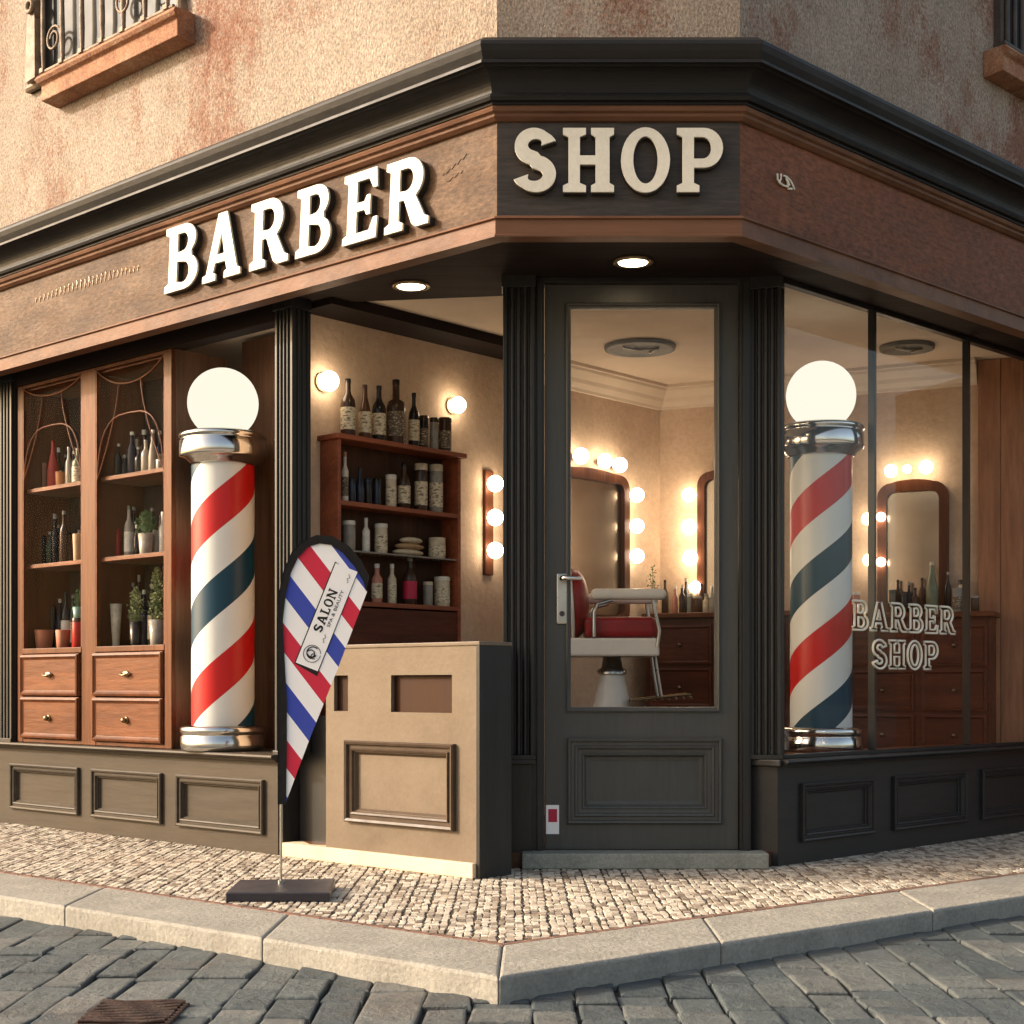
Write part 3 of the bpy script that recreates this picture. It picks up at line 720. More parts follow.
for (pa, pb), ch in zip([(514, 556), (563, 614), (621, 670), (677, 723)], 'SHOP'):
    loops, wd = G[ch]; ym = -.034
    xa, xb = FC.x(pa, ym)-FC.x(514), FC.x(pb, ym)-FC.x(514)
    zb_, zt_ = FC.z(600, 192, ym)-zc(193), FC.z(600, 128, ym)-zc(193)
    g = MB(); g.glyph(loops, -.036, -.026, (xa, zb_), ((xb-xa)/wd, zt_-zb_)); o = g.build('letter', 'cream', t)
    g = MB(); g.glyph(loops, -.0255, -.001, (xa+.004, zb_-.005), ((xb-xa)/wd, zt_-zb_)); g.build('shadow_backing', 'inset', o)  # same offset dark backing, drawing the letter's shadow in colour
# worn embossed marks
g = MB(); x0 = FL.x(36); n = 26; z0 = FL.z(36, 304); z1 = FL.z(138, 270)
for i in range(n):
    k = i/(n-1); px = 36+102*k; xx = FL.x(px)-x0; zz = FL.z(px, 303-32*k)-z0; h = .026+.028*math.sin(k*3.1)*random.uniform(.5, 1)
    g.tube([(xx, -.0005, zz), (xx+.006, -.001, zz+h), (xx+.016, -.0005, zz+h*random.uniform(.0, .8))], .0034, 5)
o = g.build('worn_lettering', 'btan', None, loc=FL.w(x0, 0, z0), rz=FL.a); tag(o, 'faint worn embossed lettering at the left end of the brown fascia', 'lettering')
g = MB(); x0 = FL.x(443); z0 = FL.z(443, 176)
g.tube([(i*.010, -.001, .006*math.sin(i*2.1)+.004*i) for i in range(14)], .0016, 5); g.tube([(i*.011+.02, -.001, -.03+.005*math.sin(i*2.3+1)+.003*i) for i in range(9)], .0014, 5)
o = g.build('worn_lettering', 'fascia', None, loc=FL.w(x0, 0, z0), rz=FL.a); tag(o, 'faint embossed scribble right of the last raised letter on the brown fascia', 'lettering')
g = MB(); x0 = FR.x(775); z0 = FR.z(775, 175)
def em(px, py):
    X_ = 760+px/20.48; Y_ = 160+py/20.48
    return (FR.x(X_)-x0, -.008, FR.z(X_, Y_)-z0)
g.tube([em(320, 290), em(325, 400), em(360, 470), em(440, 530), em(540, 560)], .0042, 6)
g.tube([em(395, 295), em(390, 400), em(360, 465)], .004, 6)
g.tube([em(450, 330), em(520, 360), em(600, 450), em(640, 530), em(670, 610)], .004, 6)
g.tube([em(490, 370), em(530, 450), em(550, 540)], [.004, .006, .008], 6); g.tube([em(540, 600), em(620, 600)], .0045, 6)
o = g.build('fascia_emblem', 'cream', None, loc=FR.w(x0, 0, z0), rz=FR.a); tag(o, 'small curled cream emblem near the left end of the red brown fascia', 'emblem')
# window lettering, outlined
def outline(txt, p0, p1, ptop, pbot, label, slant=0):
    x0 = RF.x(p0); zB = RF.z((p0+p1)/2, pbot); zT = RF.z((p0+p1)/2, ptop)
    t = thing('window_lettering', label, 'window sign', RF.w(x0, 0, zB), RF.a)
    tot = sum(G[c][1] for c in txt)+.12*(len(txt)-1); sx = (RF.x(p1)-x0)/tot; cur = 0
    for c in txt:
        g = MB()
        for lp in G[c][0]:
            g.tube([((cur+x_)*sx, -.009, z_*(zT-zB)) for x_, z_ in lp], .0058, 6, closed=True)
        g.build('letter', 'gilt', t); cur += G[c][1]+.12
outline('BARBER', 851, 953, 604, 632, 'outlined cream word BARBER on the right shop window')
outline('SHOP', 871, 936, 641, 669, 'outlined cream word SHOP on the right shop window')

# ================================================================== BARBER POLES
def lathe_obj(prof, name, mat, par, n=40): return MB().lathe(prof, 0, 0, n).build(name, mat, par)
def barber_pole(cx, cy, zb, sc, red_z, label, Hc, P=.81, mt='stripes'):
    t = thing('barber_pole', label, 'barber pole', (cx, cy, zb), 0, 'barber poles beside the entrance')
    s = sc
    H0, H1, H2 = .125*s, Hc*s, (Hc+.15)*s
    lathe_obj([(.19*s, 0), (.205*s, .005), (.209*s, .02*s), (.209*s, .07*s), (.203*s, .075*s), (.203*s, .083*s), (.21*s, .088*s), (.21*s, .112*s), (.2*s, .122*s), (.16*s, H0)], 'base', 'chrome', t)
    o = lathe_obj([(.155*s, H0-.01), (.155*s, H1+.01)], 'striped_cylinder', mt, t, 64)
    o.rotation_euler.z = 0
    # phase: turn so a red band is centred on the street side at height red_z
    fr = (red_z-zb)/P-.125
    o.rotation_euler.z = -math.atan2(-cx, cy)*0 + 2*math.pi*(-fr) + math.atan2(-cx, cy)
    lathe_obj([(.16*s, H1-.012), (.17*s, H1-.008), (.185*s, H1+.012), (.205*s, H1+.022), (.212*s, H1+.028), (.214*s, H1+.034), (.214*s, H1+.105*s), (.208*s, H1+.110*s), (.208*s, H1+.118*s), (.216*s, H1+.122*s), (.216*s, H1+.136*s), (.205*s, H1+.146*s), (.12*s, H2)], 'cap', 'chrome', t)
    R_ = .175*s
    MB().ball((0, 0, H2-.012+R_*.93), R_, 40, 24).build('globe', 'globe', t)
    return t
def solve_pole(fr, px, off):
    x_ = fr.x(px, off); return fr.w(x_, off)
p = solve_pole(LF, 223, .12)
barber_pole(p[0], p[1], ZSILL, .985, CZ+(HOR-505)/F*(p[1]-.15), 'lit barber pole on the sill between the display cabinet and the fluted pilaster', 1.425)
p = solve_pole(RF, 821, .27)
barber_pole(p[0], p[1], ZSILL+.004, .94, CZ+(HOR-645)/F*(p[1]-.15), 'lit barber pole standing behind the right shop window glass', 1.50, .70, 'stripesr')

# ================================================================== COUNTER
c0, c1 = LF.x(326), LF.x(480); ZT = .952
t = thing('service_counter', 'beige painted counter with framed panel and two open slots left of the door', 'counter', LF.w(0, 0, 0), LF.a)
pz0, pz1 = .665, .822
g = MB(); D = .34
o1 = (LF.x(334), LF.x(348)); o2 = (LF.x(391), LF.x(452))
fp = [LF.x(347)-.0, LF.x(456), LF.z(400, 826), LF.z(400, 742)]
g.box(c0, c1-.02, 0, .02, .062, fp[2]+.05); g.box(c0, fp[0]+.05, 0, .02, fp[2]+.05, fp[3]-.05); g.box(fp[1]-.05, c1-.02, 0, .02, fp[2]+.05, fp[3]-.05)
g.box(c0, c1-.02, 0, .02, fp[3]-.05, pz0); g.box(fp[0]+.05, fp[1]-.05, .014, .02, fp[2]+.05, fp[3]-.05)
g.box(c0, o1[0], 0, .02, pz0, pz1); g.box(o1[1], o2[0], 0, .02, pz0, pz1); g.box(o2[1], c1-.02, 0, .02, pz0, pz1); g.box(c0, c1-.02, 0, .02, pz1, ZT-.012)
g.box(c0, c0+.02, .02, D, .062, ZT-.012)
g.build('front', 'counter', t)
g = MB(); g.rframe(fp[0], fp[1], fp[2], fp[3], [(0, 0), (0, .018), (.006, .024), (.016, .02), (.02, .008), (.032, .008), (.036, .016), (.044, .012), (.048, 0), (.06, -.012)]); recalc(g.build('panel_moulding', 'counterd', t))
g = MB(); g.box(c0+.02, c1-.03, .022, .058, pz0-.02, pz0-.002); g.build('shelf', 'woodx', t)
g = MB(); g.box(c0+.02, c1-.03, .026, .036, pz0, ZT-.02); g.build('back_panel', 'slot', t)
# side panel (dark) and top
sd = .19
g = MB(); g.box(c1-.02, c1, -.002, sd, 0, ZT-.0125); g.build('side_panel', 'dark', t, bevel=.002)
g = MB(); g.prism([(c0-.003, -.006), (c1+.003, -.006), (c1+.003, sd), (c1-.2, D), (c0-.003, D)], ZT-.012, ZT+.004); g.build('top', 'counter', t, bevel=.003)
g = MB(); g.box(LF.x(285), c1-.021, -.022, .1, 0, .062); g.build('plinth', 'plinth', t, bevel=.004)
g = MB(); g.box(LF.x(283), c0-.001, .10, .12, .0, .64); g.build('gap_shade_panel', 'dark', t)  # dark panel added to stand for the shade in the gap

# ================================================================== FLAG
FY = 5.65
fx0 = (281-512)/F*FY; fbase = .0
t = thing('teardrop_flag', 'teardrop banner with red white and blue stripes on a black weighted base', 'banner', (fx0, FY, 0))
def fp_(px, py): return ((px-281)/F*FY, CZ+(HOR-py)/F*FY)
g = MB(); g.prism([(-.16, -.26), (.215, -.26), (.19, .13), (-.175, .10)], 0, .034); g.build('base_plate', 'blackmetal', t, bevel=.005)
g = MB(); g.tube([(.0, 0, .03), (0, 0, fp_(281, 795)[1])], .005, 10); g.lathe([(.012, .03), (.012, .045)], 0, 0, 12); g.build('pole', 'steel', t)
# outlines in pixels (from the photograph), turned into a real sized cloth
cloth = [(286, 802), (287, 742), (287, 700), (284, 650), (283, 620), (286, 594), (291, 573), (298, 558), (308, 547), (320, 543.5), (331, 545), (343, 553), (355, 567), (364, 582), (367, 592), (338, 668), (310, 738)]
sleeve_out = [(278, 804), (278, 740), (277, 660), (277, 620), (279, 594), (284, 570), (292, 552), (303, 541), (317, 535.5), (333, 537), (349, 546), (361, 560), (369, 577)]
sleeve_in = [(366, 590), (364, 582), (355, 567), (343, 553), (331, 545), (320, 543.5), (308, 547), (298, 558), (291, 573), (286, 594), (283, 620), (284, 650), (287, 700), (287, 742), (286, 804)]
def smooth(pts, it=2):
    return pts
L = [fp_(*q) for q in cloth][::-1]
g = MB(); g.glyph([L], -.0015, .0015)
# subdivide phase anchor: object origin placed on a red/white stripe boundary
ax, ay = 280+235/7.31, 540+60/7.31
o = g.build('striped_cloth', 'flag', t); A = fp_(ax, ay)
# red band starts going down-left from the anchor: shift mesh so fraction 0..0.25 is red
a = R(52.6); P = 500/7.31*5.65/F
shiftv = -.25*P+.0
dx_, dz_ = A[0]+shiftv*0, A[1]
ox_ = A[0]-.25*P*math.sin(a)+0; oz_ = A[1]-.25*P*math.cos(a)
for v in o.data.vertices: v.co.x -= ox_; v.co.z -= oz_
o.location = (ox_, 0, oz_)
g = MB(); g.glyph([[fp_(*q) for q in (sleeve_out+sleeve_in)]], -.006, .006); g.build('sleeve', 'blackcloth', t, bevel=.002)
def zpt(zx, zy): return fp_(280+zx/7.31, 540+zy/7.31)
lab = [zpt(403, 158), zpt(560, 265), zpt(270, 995), zpt(105, 900)]
cx = sum(q[0] for q in lab)/4; cz = sum(q[1] for q in lab)/4
g = MB(); g.glyph([lab], -.0030, -.0016); lo = g.build('label_border', 'ink', t)
ins = [((q[0]-cx)*.955+cx, (q[1]-cz)*.985+cz) for q in lab]
u = Vector((lab[0][0]-lab[3][0], lab[0][1]-lab[3][1])); Lh = u.length; u.normalize(); vv = Vector((u.y, -u.x))  # u = reading direction (up), vv = text down
W_ = (Vector(lab[1])-Vector(lab[0])).length
def lp(s_, d_): q = Vector(lab[3])+u*s_+vv*d_; return (q.x, q.y)
bw = .0045
g = MB(); g.glyph([[lp(bw, bw), lp(Lh-bw, bw), lp(Lh-bw, W_-bw), lp(bw, W_-bw)]], -.0040, -.0031); g.build('label_plate', 'paper', lo)
rot = math.atan2(u.y, u.x)
g = MB(); cur = .27*Lh+.012; hgt = W_*.36; tot = sum(G[c][1] for c in 'SALON')+.5; wS = (Lh*.78-cur)/tot
cur = 0
for c in 'SALON':
    at = lp(.345*Lh+cur, W_*.54); g.glyph(G[c][0], -.0050, -.0041, at, (wS*.88, hgt), 0, rot); cur += (G[c][1]+.1)*wS*.88
g.build('salon_lettering', 'ink', lo)
tv, tf = text_mesh('SPA & BEAUTY', .017, .0004)
c_ = lp(.60*Lh, W_*.75)
g = MB(); g.add([(c_[0]+x_*1.35*math.cos(rot)-y_*math.sin(rot), -.0045-z_, c_[1]+x_*1.35*math.sin(rot)+y_*math.cos(rot)) for x_, y_, z_ in tv], tf)
g.build('small_lettering', 'ink', lo)
for s0 in (.27, .86):
    g = MB(); g.tube([(lp((s0+.009*i)*Lh, W_*(.72+.04*math.sin(i*1.3)))[0], -.0045, lp((s0+.009*i)*Lh, W_*(.72+.04*math.sin(i*1.3)))[1]) for i in range(10)], .0009, 5); g.build('flourish', 'ink', lo)
g = MB(); e = lp(.14*Lh, W_*.5); er = W_*.33
def ring(r, a0, a1, th, ox=0, oz=0): g.tube([(e[0]+ox+r*math.cos(R(q)), -.0045, e[1]+oz+r*math.sin(R(q))) for q in range(a0, a1+1, 12)], th, 6)
ring(er, 0, 348, .0012); ring(er*.7, 40, 260, .0024, er*.1, er*.1); ring(er*.45, -60, 150, .0022, -er*.15, 0); ring(er*.3, 90, 300, .002, er*.2, -er*.3); ring(er*.6, 200, 330, .003, 0, er*.2)
g.build('head_emblem', 'ink', lo)

# ================================================================== DISPLAY CABINET (left)
q0, q1 = LF.x(20, .02), LF.x(174, .02)
t = thing('display_cabinet', 'brown wooden display cabinet with two arched glass doors over four drawers', 'cabinet', LF.w(0, 0, 0), LF.a)
zc0, zc1 = ZSILL+.002, ZS-.087
zdr = LF.z(110, 652, .02)         # top of drawers
Dp = .34
g = MB()
g.box(q0, q0+.02, .03, Dp, zc0, zc1); g.box(q0+.02, q1-.02, .03, Dp-.02, zc0, zc0+.02); g.box(q0+.02, q1-.02, .03, Dp-.02, zc1-.03, zc1)
xm0, xm1 = LF.x(84, .02), LF.x(98, .02)
g.box(xm0+.02, xm1-.02, .03, Dp-.02, zc0+.02, zc1-.03)
g.build('carcass', 'wood', t)
g = MB(); g.box(q1-.02, q1, .03, Dp, zc0, zc1); g.build('side_panel', 'niche', t)
g = MB().box(q0+.0205, q1-.0205, Dp-.02, Dp, zc0+.0, zc1); g.build('back_panel', 'cabback', t)
g = MB(); g.box(q0, LF.x(25, .02), .005, .03, zc0, zc1); g.box(xm0, xm1, .005, .03, zc0, zc1); g.box(LF.x(167, .02), q1, .005, .03, zc0, zc1)
for a, b in ((LF.x(25, .02), xm0), (xm1, LF.x(167, .02))):
    g.box(a, b, .006, .03, zc1-.02, zc1); g.box(a, b, .002, .03, zdr-.0, zdr+.03); g.box(a, b, .008, .03, zc0, zc0+.02)
g.build('face_frame', 'wood', t, bevel=.003)
panes = ((LF.x(25, .02), xm0), (xm1, LF.x(167, .02)))
shz = [LF.z(130, 478, .15), LF.z(130, 558, .15), zdr+.03]
for pi, (a, b) in enumerate(panes):
    for z_ in shz[:2]:
        g = MB().box(a-.015, b+.015, .036, Dp-.021, z_-.022, z_); g.build('shelf', 'woodx', t, bevel=.002)
    g = MB().box(a+.001, b-.001, .016, .019, zdr+.031, zc1-.021); dr = g.build('glass_door', 'cabglass', t)
    dr['label'] = ('left', 'right')[pi]+' glass door with curved muntins'
    w = b-a; Hh = zc1-.02; g = MB(); cx = (a+b)/2
    zA = LF.z((55, 135)[pi], (425, 412)[pi], .02); zlow = LF.z((55, 135)[pi], 478, .02); zX = LF.z((55, 135)[pi], (395, 382)[pi], .02)
    pts = [(a+.008, .008, zlow-.1)]+[(cx-(w/2-.008)*math.cos(R(k))**.6 if math.cos(R(k)) > 0 else cx+(w/2-.008)*(-math.cos(R(k)))**.6, .008, zlow-.1+(zA-zlow+.1)*math.sin(R(k))**.75) for k in range(9, 180, 9)]+[(b-.008, .008, zlow-.1)]
    g.tube(pts, .0045, 4)
    g.tube([(a+.004+(w-.008)*k/12, .008, zX+(Hh-zX)*(abs(k-6)/6)**2.2) for k in range(13)], .0045, 4)
    g.tube([(cx-w*.28*(1-k/8)**.6*0-w*.16-(w*.33)*(k/8)**1.5, .008, zX+.01-(zX-zlow)*(k/8)) for k in range(9)], .0045, 4)
    g.tube([(cx+w*.16+(w*.33)*(k/8)**1.5, .008, zX+.01-(zX-zlow)*(k/8)) for k in range(9)], .0045, 4)
    g.box(a, a+.008, .006, .03, zdr+.031, zc1-.021); g.box(b-.008, b, .006, .03, zdr+.031, zc1-.021)
    g.build('muntin', 'woodx', dr)
# drawers
for (pa, pb, ya, yb, lb) in ((24, 82, 655, 698, 'upper left drawer'), (96, 166, 652, 698, 'upper right drawer'), (24, 82, 700, 739, 'lower left drawer'), (96, 166, 700, 741, 'lower right drawer')):
    a, b = LF.x(pa, .02), LF.x(pb, .02); pc = (pa+pb)/2
    zl, zh = (zc0+.02+.003, (zc0+.02+zdr)/2-.003) if ya > 690 else ((zc0+.02+zdr)/2+.003, zdr-.004)
    g = MB().box(a+.003, b-.003, -.001, .025, zl, zh); d = g.build('drawer', 'woodx', t, bevel=.003); d['label'] = lb
    g = MB(); g.rframe(a+.006, b-.006, zl+.004, zh-.004, [(0, .001), (0, .010), (.010, .013), (.018, .006), (.024, .002), (.026, .0012)]); recalc(g.build('drawer_moulding', 'wood', d))
    g = MB(); cx = (a+b)/2; czz = (zl+zh)/2
    if ya < 690: g.tube([(cx-.035, -.004, czz+.004), (cx-.03, -.022, czz), (cx, -.027, czz-.005), (cx+.03, -.022, czz), (cx+.035, -.004, czz+.004)], .006, 8); g.ball((cx, -.006, czz+.003), .02, 12, 8, (1.6, .4, .8))
    else: g.ball((cx, -.018, czz), .015, 14, 10); g.ball((cx, -.004, czz), .019, 12, 8, (1, .4, 1))
    g.build('handle', 'brass', d)

# ================================================================== BOTTLES AND JARS
PROF = {
 'wine': [(.0, 0), (.92, 0), (1, .02), (1, .55), (.9, .64), (.45, .74), (.36, .80), (.36, .95)],
 'slope': [(.0, 0), (.92, 0), (1, .02), (1, .42), (.8, .56), (.4, .78), (.34, .95)],
 'square': [(.0, 0), (.95, 0), (1, .02), (1, .58), (.85, .66), (.38, .70), (.36, .94)],
 'jar': [(.0, 0), (.92, 0), (1, .04), (1, .82), (.9, .88)],
 'slim': [(.0, 0), (.92, 0), (1, .02), (1, .62), (.6, .70), (.45, .74), (.45, .92)],
 'cup': [(.0, 0), (.78, 0), (.8, .03), (1, .97), (.93, 1), (.9, .97)],
 'vase': [(.0, 0), (.55, 0), (.6, .03), (.8, .5), (1, 1), (.92, .99)],
}
def bottle(fr, off, px, pytop, zbase, wpx, kind, mat, label, cat, group, cap='bblack', lab=None, name='bottle'):
    Y = fr.Y(px, off); h = CZ+(HOR-pytop)/F*Y-zbase; r = wpx/2*Y/F
    t = thing(name, label, cat, fr.w(fr.x(px, off), off, zbase+.0005), fr.a, group)
    pr = [(max(.0005, a)*r, b*h) for a, b in PROF[kind]]
    MB().lathe(pr[1:], 0, 0, 16).build('body', mat, t)
    if kind in ('wine', 'slope', 'square', 'slim'):
        rc = pr[-1][0]*1.12; MB().lathe([(rc, pr[-1][1]-.005), (rc, h-.002), (rc*.9, h)], 0, 0, 12).build('cap', cap, t)
    elif kind == 'jar':
        MB().lathe([(r*1.02, h*.86), (r*1.02, h-.002), (r*.95, h)], 0, 0, 14).build('lid', cap, t)
    if lab:
        MB().lathe([(r*1.015, h*.12), (r*1.015, h*(.5 if kind != 'jar' else .62))], 0, 0, 16).build('paper_label', lab, t)
    return t
zW = [1.954, 1.637, 1.415, 1.176]
zW[0] = W1.z(400, 443.5, -.13); zW[1] = W1.z(400, 507, -.13); zW[2] = W1.z(400, 554, -.13); zW[3] = W1.z(400, 603.5, -.13)
so_ = -.06
# wall shelf
wx0 = W1.x(328, 0)+.0; wx1 = W1.x(461, -.13)
wx0 = W1.x(338, -.13)
t = thing('wall_shelf', 'red brown wooden wall shelf unit with bottles above the beige counter', 'shelf', W1.w(0, 0, 0), W1.a)
g = MB(); g.box(wx0-.0, wx0+.02, -.13, -.003, .07, zW[0]-.024); g.build('side_panel', 'redwood', t, bevel=.002)
g = MB(); g.box(wx1-.02, wx1, -.13, -.003, .07, zW[0]-.024); g.build('side_panel', 'redwood', t, bevel=.002)
g = MB(); g.box(wx0+.02, wx1-.02, -.012, -.003, .07, zW[0]-.024); g.build('back_panel', 'wooddark', t)
g = MB(); g.box(wx0-.02, wx1+.025, -.15, -.003, zW[0]-.024, zW[0]); g.build('top', 'redwood', t, bevel=.004)
for i in (1, 3):
    g = MB(); g.box(wx0+.02, wx1-.02, -.128, -.012, zW[i]-.022, zW[i]); g.build('shelf', 'redwood', t, bevel=.002)
g = MB(); g.box(wx0+.02, wx1-.02, -.12, -.012, zW[2]-.008, zW[2]); g.build('shelf', 'bgrey', t, bevel=.002)
g = MB(); g.box(wx0+.02, wx1-.02, -.125, -.105, .07, zW[3]-.03); o = g.build('cupboard_front', 'vanity', t, bevel=.002)
ordn = ['leftmost']+[k+' from left' for k in ('second', 'third', 'fourth', 'fifth', 'sixth', 'seventh', 'eighth', 'ninth', 'tenth')]
def row(fr, off, z, items, where, group, cat='bottle'):
    for i, it in enumerate(items):
        px, top, w, kind, mat, desc, cap, lab = it[:8]
        nm = it[8] if len(it) > 8 else ('jar' if kind == 'jar' else 'bottle' if kind in ('wine', 'slope', 'square', 'slim') else 'cup')
        o_ = off+(it[9] if len(it) > 9 else 0)
        bottle(fr, o_, px, top, z, w, kind, mat, f'{desc}, {ordn[i]} {where}', nm, group, cap, lab, nm)
row(W1, -.08, zW[0], [
 (348, 379, 15, 'wine', 'bbrown', 'brown bottle with pale label', 'bblack', 'lab'),
 (365, 385, 13, 'slope', 'bamber', 'amber bottle with sloping neck', 'bbrown', 'lab'),
 (379, 386, 14, 'wine', 'bblack', 'dark bottle with white label', 'bblack', 'lab'),
 (396, 380, 19, 'square', 'bbrown', 'broad dark bottle with tall stopper', 'bblack', 'labd'),
 (414, 393, 11, 'wine', 'bblack', 'slim black bottle with cream label', 'bblack', 'lab'),
 (424, 416, 9, 'jar', 'bblack', 'short dark jar', 'bbrown', 'labd'),
 (434, 418, 9, 'jar', 'bgrey', 'short grey jar', 'bbrown', None),
 (445, 418, 13, 'jar', 'bbrown', 'square shouldered brown jar', 'bbrown', 'labd')],
 'on top of the wall shelf', 'bottles on top of the wall shelf')
row(W1, -.07, zW[1], [
 (345, 452, 7, 'slim', 'bwhite', 'white tube with dark bands', 'bpink', 'labd'),
 (352, 478, 8, 'jar', 'bblue', 'small blue black jar', 'bblack', None),
 (360, 467, 9, 'slope', 'bblue', 'small blue bottle with pointed top', 'bblack', None),
 (368, 479, 8, 'jar', 'bblack', 'small black jar', 'bblue', None),
 (377, 479, 8, 'jar', 'bblue', 'small navy jar', 'bblack', None),
 (391, 475, 11, 'jar', 'bcream', 'cream jar', 'bwhite', 'lab'),
 (404, 463, 13, 'wine', 'bbrown', 'brown bottle with large cream label', 'bblack', 'lab'),
 (421, 464, 13, 'jar', 'bbrown', 'tall tin with cream band', 'bcream', 'lab'),
 (436, 465, 14, 'jar', 'bgrey', 'tall printed tin with pale lid', 'bcream', 'lab')],
 "on the wall unit's second shelf", 'jars and bottles on the second wall shelf')
row(W1, -.07, zW[2], [
 (349, 521, 13, 'jar', 'bgrey', 'grey pot with pale lid', 'bwhite', None),
 (366, 518, 8, 'slim', 'bwhite', 'white slim bottle', 'bwhite', None),
 (381, 524, 13, 'jar', 'bcream', 'cream round jar', 'bwhite', 'lab'),
 (437, 538, 17, 'jar', 'bcream', 'wide pale printed pot', 'bcream', 'lab')],
 "on the wall unit's thin third shelf", 'pots on the third wall shelf')
row(W1, -.07, zW[3], [
 (377, 564, 11, 'slim', 'bpink', 'pink bottle with white stem', 'bwhite', 'lab'),
 (392, 564, 9, 'slim', 'bcream', 'cream bottle with white stem', 'bwhite', 'lab'),
 (410, 558, 14, 'wine', 'bbrown', 'dark bottle with red label', 'bgrey', 'stickred'),
 (428, 582, 10, 'jar', 'bgrey', 'small grey jar', 'bcream', None),
 (442, 577, 16, 'jar', 'bcream', 'fat white jar', 'bwhite', 'lab')],
 "on the wall unit's lowest shelf", 'bottles on the lowest wall shelf')
# towels on third shelf
t = thing('folded_towel', 'rumpled beige folded towels piled on the thin third shelf of the wall unit', 'towel', W1.w(W1.x(408, -.07), -.07, zW[2]+.001), W1.a)
for k, (w_, h_, z_) in enumerate(((.10, .014, 0), (.095, .014, .03), (.07, .014, .06))):
    MB().ball((0.01*k, 0, .016+z_), 1, 16, 8, (w_, .042, h_+.004)).build('towel_fold', 'bcream' if k != 1 else 'btan', t)

CS = ''
sh = .16
row(LF, sh, shz[0], [
 (33, 478, 8, 'jar', 'bred', 'small dull red jar', 'bbrown', None),
 (42, 463, 10, 'jar', 'bpink', 'pink topped glass jar', 'bpink', None),
 (53, 441, 12, 'slope', 'bred', 'red bottle with rounded shoulders', 'bred', None),
 (60, 472, 10, 'cup', 'borange', 'orange glass tumbler', None, None),
 (69, 447, 7, 'slim', 'bclear', 'slim clear bottle', 'bgrey', None),
 (78, 448, 12, 'wine', 'pgreen', 'pale green bottle', 'bgrey', 'lab')],
 'on top shelf, left cabinet door', 'jars on the top left cabinet shelf')
row(LF, sh, shz[1], [
 (36, 545, 6, 'slim', 'bbrown', 'small brown bottle', 'bblack', None),
 (43, 521, 8, 'wine', 'bblack', 'slim black bottle with pale stopper', 'bgrey', None),
 (50, 532, 8, 'wine', 'bgreen', 'dark green bottle', 'bgrey', None),
 (55, 514, 8, 'slim', 'bblack', 'tall black bottle with grey top', 'bgrey', None),
 (64, 511, 9, 'wine', 'bbrown', 'tall dark bottle with round grey stopper', 'bgrey', None),
 (78, 534, 11, 'cup', 'btan', 'tan paper cup', None, None)],
 'on middle shelf, left cabinet door', 'bottles on the middle left cabinet shelf')
row(LF, sh, shz[2], [
 (44, 630, 19, 'cup', 'copper', 'wide terracotta pot', None, None, 'pot', -.04),
 (52, 585, 10, 'wine', 'bblack', 'black bottle behind the pots', 'bgrey', None, 'bottle', .06),
 (63, 630, 15, 'cup', 'copper', 'smaller terracotta pot', None, None, 'pot', -.04),
 (66, 592, 10, 'wine', 'bblack', 'black bottle with white label', 'bblack', 'bwhite', 'bottle', .06),
 (78, 618, 12, 'jar', 'bred', 'red brown jar under a teal pot', 'bbrown', None)],
 'on bottom shelf, left cabinet door', 'pots on the bottom left cabinet shelf')
row(LF, sh, shz[0], [
 (118, 444, 11, 'wine', 'bblack', 'black bottle with pale top', 'bwhite', None),
 (125, 455, 8, 'slim', 'bblack', 'short black bottle', 'bgrey', None),
 (132, 432, 10, 'wine', 'bblue', 'blue black bottle with long neck', 'bwhite', None),
 (139, 447, 9, 'wine', 'bblack', 'black bottle in the middle', 'bgrey', None),
 (146, 440, 10, 'wine', 'bclear', 'clear bottle with silver cap', 'bgrey', None),
 (153, 430, 9, 'slope', 'bclear', 'tall clear bottle with round stopper', 'bwhite', None),
 (160, 460, 8, 'jar', 'bgrey', 'small clear jar', 'bwhite', None)],
 'on top shelf, right cabinet door', 'bottles on the top right cabinet shelf')
row(LF, sh, shz[1], [
 (107, 505, 9, 'wine', 'bbrown', 'brown bottle with long dark neck', 'bgrey', None),
 (117, 508, 9, 'slope', 'bred', 'red bottle with pointed cream tip', 'bcream', None),
 (129, 506, 10, 'wine', 'bclear', 'clear bottle with white label', 'pgreen', 'bwhite'),
 (137, 525, 7, 'slim', 'bblack', 'thin black bottle', 'bwhite', None),
 (157, 530, 9, 'jar', 'bgrey', 'pale glass jar', 'bgrey', None),
 (163, 512, 8, 'slim', 'bwhite', 'white bottle', 'bwhite', None)],
 'on middle shelf, right cabinet door', 'bottles on the middle right cabinet shelf')
row(LF, sh, shz[2], [
 (116, 604, 12, 'vase', 'bcream', 'cream tapering vase', None, None, 'vase', -.04),
 (127, 575, 7, 'slim', 'bgrey', 'tall grey bottle behind the plants', 'bgrey', None, 'bottle', .08),
 (139, 575, 6, 'slim', 'bbrown', 'thin brown bottle behind the plants', 'bgrey', None, 'bottle', .08)],
 'on bottom shelf, right cabinet door', 'things on the bottom right cabinet shelf')
BK = [('wine', 'bblack', 'black bottle', 'bgrey'), ('slim', 'bbrown', 'brown bottle', 'bwhite'), ('wine', 'bclear', 'clear bottle', 'bblack'), ('slope', 'bamber', 'amber bottle', 'bblack'), ('wine', 'bgreen', 'green bottle', 'bgrey'), ('square', 'bblue', 'blue black bottle', 'bwhite')]
